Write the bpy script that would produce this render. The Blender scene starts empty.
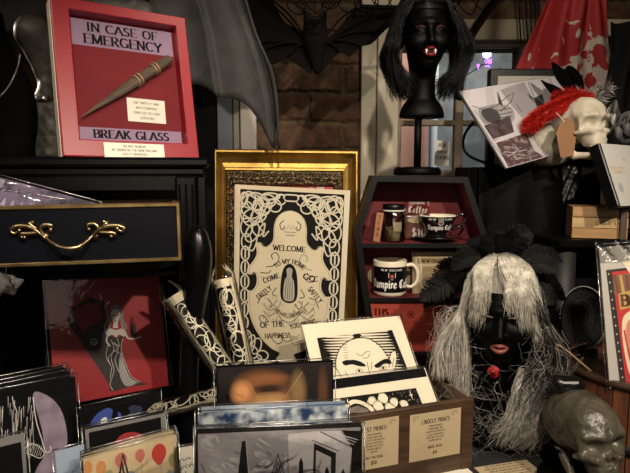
import bpy, math, random
import numpy as np
from mathutils import Vector, Matrix
from mathutils.geometry import tessellate_polygon
random.seed(7); rng = np.random.default_rng(7)
PI = math.pi
COL = bpy.context.scene.collection
# ---------------------------------------------------------------- camera
F = 560.0; CX, CY = 315.0, 236.5; PITCH = math.radians(6.5); CAMZ = 1.45
FW = Vector((0, math.cos(PITCH), -math.sin(PITCH))); UP = Vector((0, math.sin(PITCH), math.cos(PITCH)))
def P(px, py, Y):
    d = FW + Vector((1, 0, 0))*((px-CX)/F) + UP*((CY-py)/F)
    d = d*(Y/d.y)
    return Vector((d.x, d.y, CAMZ+d.z))
def proj(p):
    v = Vector(p)-Vector((0, 0, CAMZ)); z = v.dot(FW)
    return (CX+F*v.x/z, CY-F*v.dot(UP)/z)
cam = bpy.data.cameras.new('camera'); camo = bpy.data.objects.new('camera', cam); COL.objects.link(camo)
cam.sensor_width = 36; cam.lens = 36*F/630; cam.clip_start = 0.02; camo.location = (0, 0, CAMZ)
camo.rotation_euler = (PI/2-PITCH, 0, 0); bpy.context.scene.camera = camo
# ---------------------------------------------------------------- objects
def link(name, me, parent=None, mtx=None):
    o = bpy.data.objects.new(name, me); COL.objects.link(o)
    if parent is not None: o.parent = parent
    if mtx is not None: o.matrix_basis = mtx
    return o
def thing(name, label, cat, mtx=None, group=None, me=None):
    if not isinstance(mtx, Matrix) and mtx is not None: mtx = Matrix.Translation(Vector(mtx))
    o = link(name, me, None, mtx); return tag(o, label, cat, group)
def tag(o, label, cat, group=None):
    o['label'] = label; o['category'] = cat
    if group: o['group'] = group
    return o
def struct(o): o['kind'] = 'structure'; return o
def rotm(yaw=0, lean=0, roll=0):
    return Matrix.Rotation(yaw, 4, 'Z') @ Matrix.Rotation(-lean, 4, 'X') @ Matrix.Rotation(roll, 4, 'Y')
# ---------------------------------------------------------------- materials
MC = {}
def mat(name, c, r=.6, metal=0, c2=None, sc=20, bump=0, bsc=60, spec=.5, dist=.002, emit=None, es=0, lo=.35, hi=.65, sheen=0, coat=0, stretch=None):
    if name in MC: return MC[name]
    m = bpy.data.materials.new(name); m.use_nodes = True; nt = m.node_tree; b = nt.nodes['Principled BSDF']
    b.inputs['Base Color'].default_value = (*c, 1); b.inputs['Roughness'].default_value = r; b.inputs['Metallic'].default_value = metal
    b.inputs['Specular IOR Level'].default_value = spec
    if coat: b.inputs['Coat Weight'].default_value = coat
    if sheen: b.inputs['Sheen Weight'].default_value = sheen
    tc = nt.nodes.new('ShaderNodeTexCoord'); mp = nt.nodes.new('ShaderNodeMapping'); nt.links.new(tc.outputs['Object'], mp.inputs[0])
    if stretch: mp.inputs['Scale'].default_value = stretch
    if c2:
        n = nt.nodes.new('ShaderNodeTexNoise'); n.inputs['Scale'].default_value = sc; n.inputs['Detail'].default_value = 6
        rp = nt.nodes.new('ShaderNodeValToRGB'); rp.color_ramp.elements[0].position = lo; rp.color_ramp.elements[1].position = hi
        rp.color_ramp.elements[0].color = (*c, 1); rp.color_ramp.elements[1].color = (*c2, 1)
        nt.links.new(mp.outputs[0], n.inputs['Vector']); nt.links.new(n.outputs['Fac'], rp.inputs[0]); nt.links.new(rp.outputs[0], b.inputs['Base Color'])
    if bump:
        n2 = nt.nodes.new('ShaderNodeTexNoise'); n2.inputs['Scale'].default_value = bsc; n2.inputs['Detail'].default_value = 4
        bp = nt.nodes.new('ShaderNodeBump'); bp.inputs['Strength'].default_value = bump; bp.inputs['Distance'].default_value = dist
        nt.links.new(mp.outputs[0], n2.inputs['Vector']); nt.links.new(n2.outputs['Fac'], bp.inputs['Height']); nt.links.new(bp.outputs[0], b.inputs['Normal'])
    if emit: b.inputs['Emission Color'].default_value = (*emit, 1); b.inputs['Emission Strength'].default_value = es
    MC[name] = m; return m
def film(name, tint=(1, 1, 1), gloss=.08, rough=.06, bump=.35, bsc=25):
    """clear plastic film or glass sheet: see-through with a fresnel shine and creases"""
    if name in MC: return MC[name]
    m = bpy.data.materials.new(name); m.use_nodes = True; nt = m.node_tree; nt.nodes.clear()
    out = nt.nodes.new('ShaderNodeOutputMaterial'); mx = nt.nodes.new('ShaderNodeMixShader'); tr = nt.nodes.new('ShaderNodeBsdfTransparent')
    gl = nt.nodes.new('ShaderNodeBsdfGlossy'); tr.inputs[0].default_value = (*tint, 1); gl.inputs['Roughness'].default_value = rough
    fr = nt.nodes.new('ShaderNodeFresnel'); fr.inputs[0].default_value = 1.45
    ad = nt.nodes.new('ShaderNodeMath'); ad.operation = 'ADD'; ad.inputs[1].default_value = gloss
    n2 = nt.nodes.new('ShaderNodeTexNoise'); n2.inputs['Scale'].default_value = bsc; n2.inputs['Distortion'].default_value = 1.5
    tc = nt.nodes.new('ShaderNodeTexCoord'); nt.links.new(tc.outputs['Object'], n2.inputs['Vector'])
    bp = nt.nodes.new('ShaderNodeBump'); bp.inputs['Strength'].default_value = bump; bp.inputs['Distance'].default_value = .004
    nt.links.new(n2.outputs['Fac'], bp.inputs['Height']); nt.links.new(bp.outputs[0], gl.inputs['Normal']); nt.links.new(bp.outputs[0], fr.inputs['Normal'])
    nt.links.new(fr.outputs[0], ad.inputs[0]); nt.links.new(ad.outputs[0], mx.inputs[0]); nt.links.new(tr.outputs[0], mx.inputs[1])
    nt.links.new(gl.outputs[0], mx.inputs[2]); nt.links.new(mx.outputs[0], out.inputs[0])
    MC[name] = m; return m
def glowmat(name, base, spots, r=.5):
    """soft-focus photographic print: blurred patches of colour, each (x, z, radius x, radius z, colour)"""
    m = bpy.data.materials.new(name); m.use_nodes = True; nt = m.node_tree; b = nt.nodes['Principled BSDF']; b.inputs['Roughness'].default_value = r
    tc = nt.nodes.new('ShaderNodeTexCoord'); last = None
    for x, z, rx, rz, c in spots:
        mp = nt.nodes.new('ShaderNodeMapping'); mp.vector_type = 'POINT'; mp.inputs['Scale'].default_value = (1/rx, 0, 1/rz); mp.inputs['Location'].default_value = (-x/rx, 0, -z/rz)
        g = nt.nodes.new('ShaderNodeTexGradient'); g.gradient_type = 'SPHERICAL'; mx = nt.nodes.new('ShaderNodeMix'); mx.data_type = 'RGBA'
        cv = nt.nodes.new('ShaderNodeMath'); cv.operation = 'SMOOTH_MIN'; cv.inputs[1].default_value = .8; cv.inputs[2].default_value = .3; sm = nt.nodes.new('ShaderNodeMath'); sm.operation = 'MULTIPLY'; sm.inputs[1].default_value = 1.6; sm.use_clamp = True
        nt.links.new(tc.outputs['Object'], mp.inputs[0]); nt.links.new(mp.outputs[0], g.inputs[0]); nt.links.new(g.outputs['Fac'], sm.inputs[0]); nt.links.new(sm.outputs[0], mx.inputs[0])
        if last is None: mx.inputs[6].default_value = (*base, 1)
        else: nt.links.new(last, mx.inputs[6])
        mx.inputs[7].default_value = (*c, 1); last = mx.outputs[2]
    nt.links.new(last, b.inputs['Base Color']); return m
# ---------------------------------------------------------------- mesh builder
class MB:
    def __init__(s): s.v = []; s.f = []; s.m = []; s.mats = []
    def mi(s, m):
        if m not in s.mats: s.mats.append(m)
        return s.mats.index(m)
    def add(s, vs, fs, m, M=None):
        b = len(s.v); k = s.mi(m)
        s.v += [tuple(M @ Vector(v)) if M is not None else tuple(v) for v in vs]
        for f in fs: s.f.append(tuple(b+i for i in f)); s.m.append(k)
    def box(s, lo, hi, m, M=None, bev=0):
        x0, y0, z0 = lo; x1, y1, z1 = hi
        if bev <= 0:
            vs = [(x, y, z) for x in (x0, x1) for y in (y0, y1) for z in (z0, z1)]
            s.add(vs, [(0, 1, 3, 2), (4, 6, 7, 5), (0, 4, 5, 1), (2, 3, 7, 6), (0, 2, 6, 4), (1, 5, 7, 3)], m, M); return
        b = min(bev, (x1-x0)/2.01, (y1-y0)/2.01, (z1-z0)/2.01); pts = []
        for x in (0, 1):
            for y in (0, 1):
                for z in (0, 1):
                    X = x1 if x else x0; Y = y1 if y else y0; Z = z1 if z else z0; sx, sy, sz = (-b if x else b), (-b if y else b), (-b if z else b)
                    pts += [(X, Y+sy, Z+sz), (X+sx, Y, Z+sz), (X+sx, Y+sy, Z)]
        I = lambda x, y, z, k: ((x*2+y)*2+z)*3+k
        fs = []
        for a in (0, 1):
            fs.append([I(a, 0, 0, 0), I(a, 0, 1, 0), I(a, 1, 1, 0), I(a, 1, 0, 0)][::(1 if a == 0 else -1)])
            fs.append([I(0, a, 0, 1), I(1, a, 0, 1), I(1, a, 1, 1), I(0, a, 1, 1)][::(1 if a == 0 else -1)])
            fs.append([I(0, 0, a, 2), I(0, 1, a, 2), I(1, 1, a, 2), I(1, 0, a, 2)][::(1 if a == 0 else -1)])
        for a in (0, 1):
            for c in (0, 1):
                fs.append([I(a, c, 0, 0), I(a, c, 0, 1), I(a, c, 1, 1), I(a, c, 1, 0)])
                fs.append([I(a, 0, c, 0), I(a, 1, c, 0), I(a, 1, c, 2), I(a, 0, c, 2)])
                fs.append([I(0, a, c, 1), I(1, a, c, 1), I(1, a, c, 2), I(0, a, c, 2)])
        for x in (0, 1):
            for y in (0, 1):
                for z in (0, 1): fs.append([I(x, y, z, 0), I(x, y, z, 1), I(x, y, z, 2)])
        s.add(pts, fs, m, M)
    def lathe(s, prof, m, M=None, n=32, cap=True):
        vs = []; fs = []
        for r, z in prof:
            for i in range(n): a = 2*PI*i/n; vs.append((r*math.cos(a), r*math.sin(a), z))
        for j in range(len(prof)-1):
            for i in range(n): k = (i+1) % n; fs.append((j*n+i, j*n+k, (j+1)*n+k, (j+1)*n+i))
        if cap: fs.append(tuple(range(n))[::-1]); fs.append(tuple((len(prof)-1)*n+i for i in range(n)))
        s.add(vs, fs, m, M)
    def tube(s, pts, r, m, n=8, M=None, closed=False, flat=1.0):
        pts = [Vector(p) for p in pts]; k = len(pts); rs = r if isinstance(r, (list, tuple)) else [r]*k
        vs = []; fs = []; nrm = None
        for i, p in enumerate(pts):
            if closed: t = pts[(i+1) % k]-pts[i-1]
            else: t = pts[min(i+1, k-1)]-pts[max(i-1, 0)]
            t.normalize()
            if nrm is None:
                nrm = t.orthogonal().normalized()
            nrm = (nrm-t*nrm.dot(t)).normalized(); bi = t.cross(nrm)
            for j in range(n): a = 2*PI*j/n; vs.append(p+nrm*(rs[i]*math.cos(a))+bi*(rs[i]*flat*math.sin(a)))
        for i in range(k if closed else k-1):
            i2 = (i+1) % k
            for j in range(n): j2 = (j+1) % n; fs.append((i*n+j, i*n+j2, i2*n+j2, i2*n+j))
        if not closed: fs.append(tuple(range(n))[::-1]); fs.append(tuple((k-1)*n+j for j in range(n)))
        s.add(vs, fs, m, M)
    def prism(s, poly, y0, y1, m, M=None, m2=None):
        """outline in (x,z) extruded from y0 (front) to y1"""
        n = len(poly); tri = tess(poly)
        vs = [(x, y0, z) for x, z in poly]+[(x, y1, z) for x, z in poly]
        fs = [t for t in tri]+[tuple(n+i for i in t[::-1]) for t in tri]+[(i, (i+1) % n, n+(i+1) % n, n+i) for i in range(n)]
        s.add(vs, fs, m, M)
    def grid(s, fn, nu, nv, m, M=None, loop=False):
        vs = [fn(i/nu, j/nv) for i in range(nu+1) for j in range(nv+1)]
        fs = [(i*(nv+1)+j, (i+1)*(nv+1)+j, (i+1)*(nv+1)+j+1, i*(nv+1)+j+1) for i in range(nu) for j in range(nv)]
        s.add(vs, fs, m, M)
    def build(s, name, parent=None, smooth=False, mtx=None):
        me = bpy.data.meshes.new(name); me.from_pydata([tuple(v) for v in s.v], [], s.f)
        for m in s.mats: me.materials.append(m)
        me.polygons.foreach_set('material_index', s.m)
        if smooth: me.polygons.foreach_set('use_smooth', [True]*len(s.f))
        me.update(); return link(name, me, parent, mtx)
def tess(poly):
    t = tessellate_polygon([[Vector((x, y, 0)) for x, y in poly]]); out = []
    for a, b, c in t:
        A, B, C = poly[a], poly[b], poly[c]
        cr = (B[0]-A[0])*(C[1]-A[1])-(B[1]-A[1])*(C[0]-A[0])
        out.append((a, b, c) if cr > 0 else (a, c, b))
    return out
def smoothshade(o, ang=40):
    me = o.data; me.polygons.foreach_set('use_smooth', [True]*len(me.polygons))
    try:
        me.set_sharp_from_angle(angle=math.radians(ang))
    except Exception: pass
    return o
def spline(pts, n=8, closed=False):
    pts = [Vector(p) for p in pts]; k = len(pts); out = []
    for i in range(k if closed else k-1):
        if closed: a, b, c, d = pts[i-1], pts[i], pts[(i+1) % k], pts[(i+2) % k]
        else: a, b, c, d = pts[max(i-1, 0)], pts[i], pts[i+1], pts[min(i+2, k-1)]
        for j in range(n):
            t = j/n; out.append(.5*((2*b)+(c-a)*t+(2*a-5*b+4*c-d)*t*t+(3*b-a-3*c+d)*t**3))
    if not closed: out.append(pts[-1].copy())
    return out
def sp2(pts, n=8, closed=False): return [(p.x, p.y) for p in spline([(x, y, 0) for x, y in pts], n, closed)]
# ---------------------------------------------------------------- SDF tools
def surfnet(fn, lo, hi, res):
    lo = np.array(lo, float); hi = np.array(hi, float); n = np.maximum(((hi-lo)/res).astype(int)+2, 4)
    ax = [lo[i]+res*np.arange(n[i]) for i in range(3)]
    X, Y, Z = np.meshgrid(*ax, indexing='ij'); V = fn(X, Y, Z); S = V < 0
    sl = lambda A, i, j, k: A[i:A.shape[0]-1+i, j:A.shape[1]-1+j, k:A.shape[2]-1+k]
    cnt = sum(sl(S, i, j, k).astype(int) for i in (0, 1) for j in (0, 1) for k in (0, 1)); mixed = (cnt > 0) & (cnt < 8)
    acc = np.zeros(mixed.shape+(3,)); num = np.zeros(mixed.shape)
    corners = [(i, j, k) for i in (0, 1) for j in (0, 1) for k in (0, 1)]
    for a in corners:
        for d in range(3):
            if a[d]: continue
            b = list(a); b[d] = 1; va = sl(V, *a); vb = sl(V, *b); e = (va < 0) != (vb < 0)
            t = np.where(e, va/np.where(e, va-vb, 1), 0)
            for q in range(3): acc[..., q] += np.where(e, a[q]+(t if q == d else 0), 0)
            num += e
    ix = -np.ones(mixed.shape, int); ix[mixed] = np.arange(mixed.sum())
    c = np.argwhere(mixed); pos = lo+(c+acc[mixed]/num[mixed][:, None])*res
    faces = []
    for d in range(3):
        o1, o2 = (d+1) % 3, (d+2) % 3
        a = [slice(None)]*3; b = [slice(None)]*3; a[d] = slice(0, -1); b[d] = slice(1, None)
        cr = S[tuple(a)] != S[tuple(b)]
        g = np.argwhere(cr); ok = (g[:, o1] > 0) & (g[:, o2] > 0) & (g[:, o1] < n[o1]-1) & (g[:, o2] < n[o2]-1); g = g[ok]
        def cell(d1, d2):
            h = g.copy(); h[:, o1] -= d1; h[:, o2] -= d2; return ix[h[:, 0], h[:, 1], h[:, 2]]
        q = np.stack([cell(1, 1), cell(0, 1), cell(0, 0), cell(1, 0)], 1)
        ins = S[g[:, 0], g[:, 1], g[:, 2]]; q[~ins] = q[~ins][:, ::-1]
        faces.append(q)
    fa = np.concatenate(faces); fa = fa[(fa >= 0).all(1)]
    return pos, fa
def sdf_obj(name, fn, lo, hi, res, m, parent=None, mtx=None):
    p, f = surfnet(fn, lo, hi, res); me = bpy.data.meshes.new(name); me.from_pydata(p.tolist(), [], f.tolist())
    me.materials.append(m); me.polygons.foreach_set('use_smooth', [True]*len(f)); me.update()
    return link(name, me, parent, mtx)
def ell(X, Y, Z, c, r):
    a, b, d = (X-c[0])/r[0], (Y-c[1])/r[1], (Z-c[2])/r[2]; k = np.sqrt(a*a+b*b+d*d)
    return (k-1)*min(r)
def cap(X, Y, Z, a, b, ra, rb=None):
    rb = ra if rb is None else rb; a = np.array(a, float); b = np.array(b, float); d = b-a; L = (d*d).sum()
    t = np.clip(((X-a[0])*d[0]+(Y-a[1])*d[1]+(Z-a[2])*d[2])/L, 0, 1)
    return np.sqrt((X-a[0]-t*d[0])**2+(Y-a[1]-t*d[1])**2+(Z-a[2]-t*d[2])**2)-(ra+(rb-ra)*t)
def rbox(X, Y, Z, c, h, r):
    q = [np.abs(A-c[i])-(h[i]-r) for i, A in enumerate((X, Y, Z))]
    return np.sqrt(sum(np.maximum(a, 0)**2 for a in q))+np.minimum(np.maximum(np.maximum(q[0], q[1]), q[2]), 0)-r
def smin(a, b, k): h = np.clip(.5+.5*(b-a)/k, 0, 1); return b*(1-h)+a*h-k*h*(1-h)
def smax(a, b, k): return -smin(-a, -b, k)
def wob(X, Y, Z, f, a): return a*(np.sin(X*f+1.3*np.sin(Y*f*.7))*np.sin(Y*f*1.1+2)*np.sin(Z*f*.9+np.sin(X*f*.6)))
# ---------------------------------------------------------------- fitting a rigid rectangle to four seen corners
def fit(cor, Y, lean=0., yaw=0., roll=0., wl=20, wy=20, w=None, h=None):
    c = P(sum(p[0] for p in cor)/4, sum(p[1] for p in cor)/4, Y)
    if w is None: w = (math.dist(cor[0], cor[1])+math.dist(cor[3], cor[2]))/2/F*Y
    if h is None: h = (math.dist(cor[0], cor[3])+math.dist(cor[1], cor[2]))/2/F*Y
    x = np.array([c.x, c.z, yaw, lean, roll, w, h]); pr = x.copy()
    def res(x):
        M = Matrix.Translation((x[0], Y, x[1])) @ rotm(x[2], x[3], x[4]); r = []
        for (sx, sz), q in zip(((-.5, .5), (.5, .5), (.5, -.5), (-.5, -.5)), cor):
            a = proj(M @ Vector((sx*x[5], 0, sz*x[6]))); r += [a[0]-q[0], a[1]-q[1]]
        return np.array(r+[(x[2]-yaw)*wy, (x[3]-lean)*wl])
    for it in range(40):
        r = res(x); J = np.zeros((len(r), 7))
        for i in range(7):
            d = x.copy(); d[i] += 1e-5; J[:, i] = (res(d)-r)/1e-5
        x = x-np.linalg.solve(J.T@J+1e-6*np.eye(7), J.T@r)
        x[2:5] = np.clip(x[2:5], -1.3, 1.3)
    M = Matrix.Translation((x[0], Y, x[1])) @ rotm(x[2], x[3], x[4])
    return M, x[5], x[6]
# ---------------------------------------------------------------- lettering (broad-nib strokes)
def arc(cx, cy, rx, ry, a0, a1, n=9): return [(cx+rx*math.cos(math.radians(a0+(a1-a0)*i/n)), cy+ry*math.sin(math.radians(a0+(a1-a0)*i/n))) for i in range(n+1)]
G = {}
G['A'] = (.8, [[(0, 0), (.4, 1)], [(.4, 1), (.8, 0)], [(.17, .36), (.63, .36)]])
G['B'] = (.65, [[(.08, 0), (.08, 1)], [(.08, 1)]+arc(.35, .76, .24, .24, 90, -90)+[(.08, .52)], [(.08, .52)]+arc(.37, .26, .28, .26, 90, -90)+[(.08, 0)]])
G['C'] = (.75, [arc(.42, .5, .38, .5, 48, 312, 14)])
G['D'] = (.75, [[(.08, 0), (.08, 1)], [(.08, 1)]+arc(.3, .5, .4, .5, 90, -90)+[(.08, 0)]])
G['E'] = (.62, [[(.08, 0), (.08, 1)], [(.08, 1), (.58, 1)], [(.08, .52), (.48, .52)], [(.08, 0), (.6, 0)]])
G['F'] = (.58, [[(.08, 0), (.08, 1)], [(.08, 1), (.56, 1)], [(.08, .52), (.46, .52)]])
G['G'] = (.8, [arc(.42, .5, .38, .5, 48, 330, 14), [(.74, .05), (.74, .42)], [(.55, .42), (.8, .42)]])
G['H'] = (.75, [[(.08, 0), (.08, 1)], [(.67, 0), (.67, 1)], [(.08, .52), (.67, .52)]])
G['I'] = (.3, [[(.15, 0), (.15, 1)]])
G['J'] = (.45, [[(.35, 1), (.35, .2)]+arc(.18, .2, .17, .2, 0, -160, 6)])
G['K'] = (.72, [[(.08, 0), (.08, 1)], [(.1, .42), (.6, 1)], [(.25, .6), (.68, 0)]])
G['L'] = (.58, [[(.08, 0), (.08, 1)], [(.08, 0), (.56, 0)]])
G['M'] = (.95, [[(.08, 0), (.1, 1)], [(.1, 1), (.47, .05)], [(.47, .05), (.85, 1)], [(.85, 1), (.88, 0)]])
G['N'] = (.78, [[(.08, 0), (.08, 1)], [(.08, 1), (.7, 0)], [(.7, 0), (.7, 1)]])
G['O'] = (.84, [arc(.42, .5, .38, .5, 0, 360, 18)])
G['P'] = (.62, [[(.08, 0), (.08, 1)], [(.08, 1)]+arc(.32, .74, .26, .26, 90, -90)+[(.08, .48)]])
G['Q'] = (.84, [arc(.42, .5, .38, .5, 0, 360, 18), [(.45, .2), (.8, -.12)]])
G['R'] = (.7, [[(.08, 0), (.08, 1)], [(.08, 1)]+arc(.32, .75, .26, .25, 90, -90)+[(.08, .5)], [(.3, .5), (.66, 0)]])
G['S'] = (.58, [arc(.3, .75, .22, .25, 40, 250, 9)[:-1]+arc(.28, .25, .24, .26, 75, -150, 9)])
G['T'] = (.7, [[(.35, 0), (.35, 1)], [(.02, 1), (.68, 1)]])
G['U'] = (.75, [[(.08, 1), (.08, .3)]+arc(.375, .3, .295, .3, 180, 360, 8)+[(.67, 1)]])
G['V'] = (.75, [[(.02, 1), (.38, 0)], [(.38, 0), (.73, 1)]])
G['W'] = (1.05, [[(.02, 1), (.3, 0)], [(.3, 0), (.53, .9)], [(.53, .9), (.78, 0)], [(.78, 0), (1.03, 1)]])
G['X'] = (.75, [[(.05, 1), (.7, 0)], [(.05, 0), (.7, 1)]])
G['Y'] = (.72, [[(.02, 1), (.36, .48)], [(.7, 1), (.36, .48)], [(.36, .48), (.36, 0)]])
G['Z'] = (.66, [[(.06, 1), (.6, 1)], [(.6, 1), (.05, 0)], [(.05, 0), (.62, 0)]])
G['0'] = (.6, [arc(.3, .5, .26, .5, 0, 360, 14)]); G['1'] = (.35, [[(.05, .8), (.2, 1), (.2, 0)]])
G['2'] = (.6, [arc(.3, .72, .24, .28, 160, -30, 8)+[(.05, 0), (.58, 0)]])
G['$'] = (.6, [G['S'][1][0], [(.29, -.12), (.29, 1.12)]]); G['!'] = (.25, [[(.12, .3), (.12, 1)], [(.12, 0), (.12, .07)]])
G['.'] = (.2, [[(.1, 0), (.1, .04)]]); G[','] = (.2, [[(.12, .05), (.05, -.15)]]); G["'"] = (.2, [[(.1, .8), (.1, 1)]])
G['-'] = (.4, [[(.05, .45), (.35, .45)]]); G[' '] = (.38, [])
# blackletter set
BL = {' ': (.35, [])}
BL['V'] = (.75, [[(.0, .85), (.12, 1), (.22, .85), (.22, .2), (.38, 0), (.62, .25), (.62, .8), (.5, 1), (.35, .85)]])
BL['C'] = (.68, [[(.6, .85), (.4, 1), (.12, .8), (.12, .2), (.35, 0), (.6, .18)], [(.33, .9), (.33, .2)]])
BL['a'] = (.46, [[(.06, .5), (.2, .62), (.34, .5), (.34, .1), (.42, 0)], [(.34, .34), (.1, .25), (.08, .1), (.18, 0), (.34, .12)]])
BL['m'] = (.82, [[(.04, .55), (.14, .62), (.14, .05)], [(.14, .5), (.32, .62), (.42, .5), (.42, .05)], [(.42, .5), (.6, .62), (.7, .5), (.7, .1), (.78, 0)]])
BL['p'] = (.5, [[(.04, .55), (.14, .62), (.14, -.35)], [(.14, .5), (.3, .62), (.42, .5), (.42, .12), (.3, 0), (.14, .1)]])
BL['i'] = (.28, [[(.06, .55), (.15, .62), (.15, .1), (.23, 0)], [(.15, .82), (.17, .86)]])
BL['r'] = (.38, [[(.04, .55), (.14, .62), (.14, .05)], [(.14, .48), (.26, .62), (.36, .52)]])
BL['e'] = (.44, [[(.4, .12), (.26, 0), (.1, .12), (.1, .5), (.26, .62), (.38, .5), (.38, .4), (.12, .26)]])
BL['é'] = (.44, BL['e'][1]+[[(.22, .78), (.34, .95)]])
BL['f'] = (.38, [[(.4, .9), (.28, 1), (.16, .85), (.16, -.1)], [(.04, .6), (.34, .6)]])
BL['h'] = (.5, [[(.14, 1), (.14, .05)], [(.14, .5), (.3, .62), (.42, .5), (.42, .1), (.36, -.1)]])
BL['s'] = (.42, [[(.36, .55), (.22, .62), (.1, .5), (.34, .2), (.22, 0), (.06, .1)]])
BL['n'] = BL['h']; BL['o'] = BL['e']; BL['t'] = BL['f']
def hull(p):
    p = sorted(set(p)); 
    def half(ps):
        h = []
        for q in ps:
            while len(h) > 1 and (h[-1][0]-h[-2][0])*(q[1]-h[-2][1])-(h[-1][1]-h[-2][1])*(q[0]-h[-2][0]) <= 1e-12: h.pop()
            h.append(q)
        return h[:-1]
    return half(p)+half(p[::-1])
def nibpolys(strokes, w, t, ang=0, serif=True):
    ca, sa = math.cos(ang), math.sin(ang); nib = [(sx*w/2*ca-sy*t/2*sa, sx*w/2*sa+sy*t/2*ca) for sx in (-1, 1) for sy in (-1, 1)]; out = []
    for s in strokes:
        for a, b in zip(s, s[1:]): out.append(hull([(round(p[0]+q[0], 6), round(p[1]+q[1], 6)) for p in (a, b) for q in nib]))
        if serif:
            for e, nx in ((s[0], s[1]), (s[-1], s[-2])):
                if (abs(e[1]) < .01 or abs(e[1]-1) < .01) and abs(e[1]-nx[1]) > .3: out.append([(e[0]-.17, e[1]-.035), (e[0]+.17, e[1]-.035), (e[0]+.17, e[1]+.035), (e[0]-.17, e[1]+.035)])
                elif abs(e[1]-nx[1]) < .01 and abs(e[0]-nx[0]) > .3 and (abs(e[1]) < .01 or abs(e[1]-1) < .01):
                    d = -.18 if e[1] > .5 else .18
                    if e[0] > .4 or e[0] < .03: out.append(hull([(e[0]-.04, e[1]), (e[0]+.03, e[1]), (e[0]+.03, e[1]+d), (e[0]-.0, e[1]+d)]))
    return [h for h in out if len(h) >= 3]
def textwidth(txt, font, sp): return sum(font[c][0]+sp for c in txt)-sp
def textpolys(txt, x, y, h, font=None, w=.19, t=.06, ang=0, sp=.14, align='c', serif=True, sx=1.0, warp=None):
    font = font or G; txt = txt if font is BL else txt.upper(); W = textwidth(txt, font, sp)*sx; u = {'c': -W/2, 'l': 0, 'r': -W}[align]; out = []
    for c in txt:
        g = font.get(c, G[' '])
        for pl in nibpolys(g[1], w, t, ang, serif):
            q = [((u+px*sx)*h, py*h) for px, py in pl]
            out.append([warp(a, b) for a, b in q] if warp else [(x+a, y+b) for a, b in q])
        u += (g[0]+sp)*sx
    return out
# ---------------------------------------------------------------- printed sheets: thin card with the print on its face
class Sheet:
    """local x right, z up, face towards -y; printed shapes are thin ink layers on the card"""
    def __init__(s, w, h, base, th=.0015, back=None, fn=None):
        s.w, s.h, s.mb, s.th, s.fn = w, h, MB(), th, fn
        if fn is None: s.mb.box((-w/2, 0, -h/2), (w/2, th, h/2), base)
    def pt(s, x, y, L):
        if s.fn: return s.fn(x, y, L)
        return (x, -.00012*L, y)
    def poly(s, pts, m, L=1):
        if s.fn is None and s.w < .9: pts = [(max(-s.w/2, min(s.w/2, x)), max(-s.h/2, min(s.h/2, y))) for x, y in pts]
        if len(pts) == 3: tr = [(0, 1, 2)]
        else: tr = tess(pts)
        a = sum(pts[i][0]*pts[(i+1) % len(pts)][1]-pts[(i+1) % len(pts)][0]*pts[i][1] for i in range(len(pts)))
        s.mb.add([s.pt(x, y, L) for x, y in pts], tr, m)
    def rect(s, x0, y0, x1, y1, m, L=1): s.poly([(x0, y0), (x1, y0), (x1, y1), (x0, y1)], m, L)
    def line(s, pts, w, m, L=2, closed=False):
        n = len(pts); ws = w if isinstance(w, (list, tuple)) else [w]*n; a = []; b = []
        for i in range(n):
            if closed: p, q = pts[i-1], pts[(i+1) % n]
            else: p, q = pts[max(i-1, 0)], pts[min(i+1, n-1)]
            dx, dy = q[0]-p[0], q[1]-p[1]; l = math.hypot(dx, dy) or 1; nx, ny = -dy/l*ws[i]/2, dx/l*ws[i]/2
            a.append((pts[i][0]+nx, pts[i][1]+ny)); b.append((pts[i][0]-nx, pts[i][1]-ny))
        vs = [s.pt(x, y, L) for x, y in a+b]; fs = [(i, n+i, n+(i+1) % n, (i+1) % n) for i in range(n if closed else n-1)]
        s.mb.add(vs, fs, m)
    def disc(s, x, y, rx, ry, m, L=1, n=20): s.poly([(x+rx*math.cos(2*PI*i/n), y+ry*math.sin(2*PI*i/n)) for i in range(n)], m, L)
    def text(s, txt, x, y, h, m, L=3, **k):
        for pl in textpolys(txt, x, y, h, **k): s.poly(pl, m, L)
    def blob(s, x, y, rx, ry, m, L=1, j=.3, n=12): s.poly(sp2([(x+rx*(1+random.uniform(-j, j))*math.cos(2*PI*i/n), y+ry*(1+random.uniform(-j, j))*math.sin(2*PI*i/n)) for i in range(n)], 3, True), m, L)
    def build(s, name, parent=None, mtx=None): return s.mb.build(name, parent, mtx=mtx)
def sleeve(w, h, parent, m=None, name='plastic_sleeve', d=.003, over=.004, flap=0):
    """thin clear bag round a card: front, back and sealed edges"""
    m = m or CLEAR; b = MB(); x, z = w/2+over, h/2+over
    def fn(sd):
        def g(u, v):
            X = -x+2*x*u; Z = -z+2*z*v; e = 16*u*(1-u)*v*(1-v)
            return (X, sd*(d*min(1, e*3)+.0002)+(.0015 if sd > 0 else 0)-.0004+.0006*math.sin(9*u+7*v)*e, Z)
        return g
    b.grid(fn(-1), 12, 12, m); b.grid(fn(1), 4, 4, m)
    b.tube([(-x, 0, z), (x, 0, z)], .0011, EDGE, 5); b.tube([(-x, 0, -z), (-x, 0, z)], .0009, EDGE, 5); b.tube([(x, 0, -z), (x, 0, z)], .0009, EDGE, 5)
    return b.build(name, parent, smooth=True)
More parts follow.
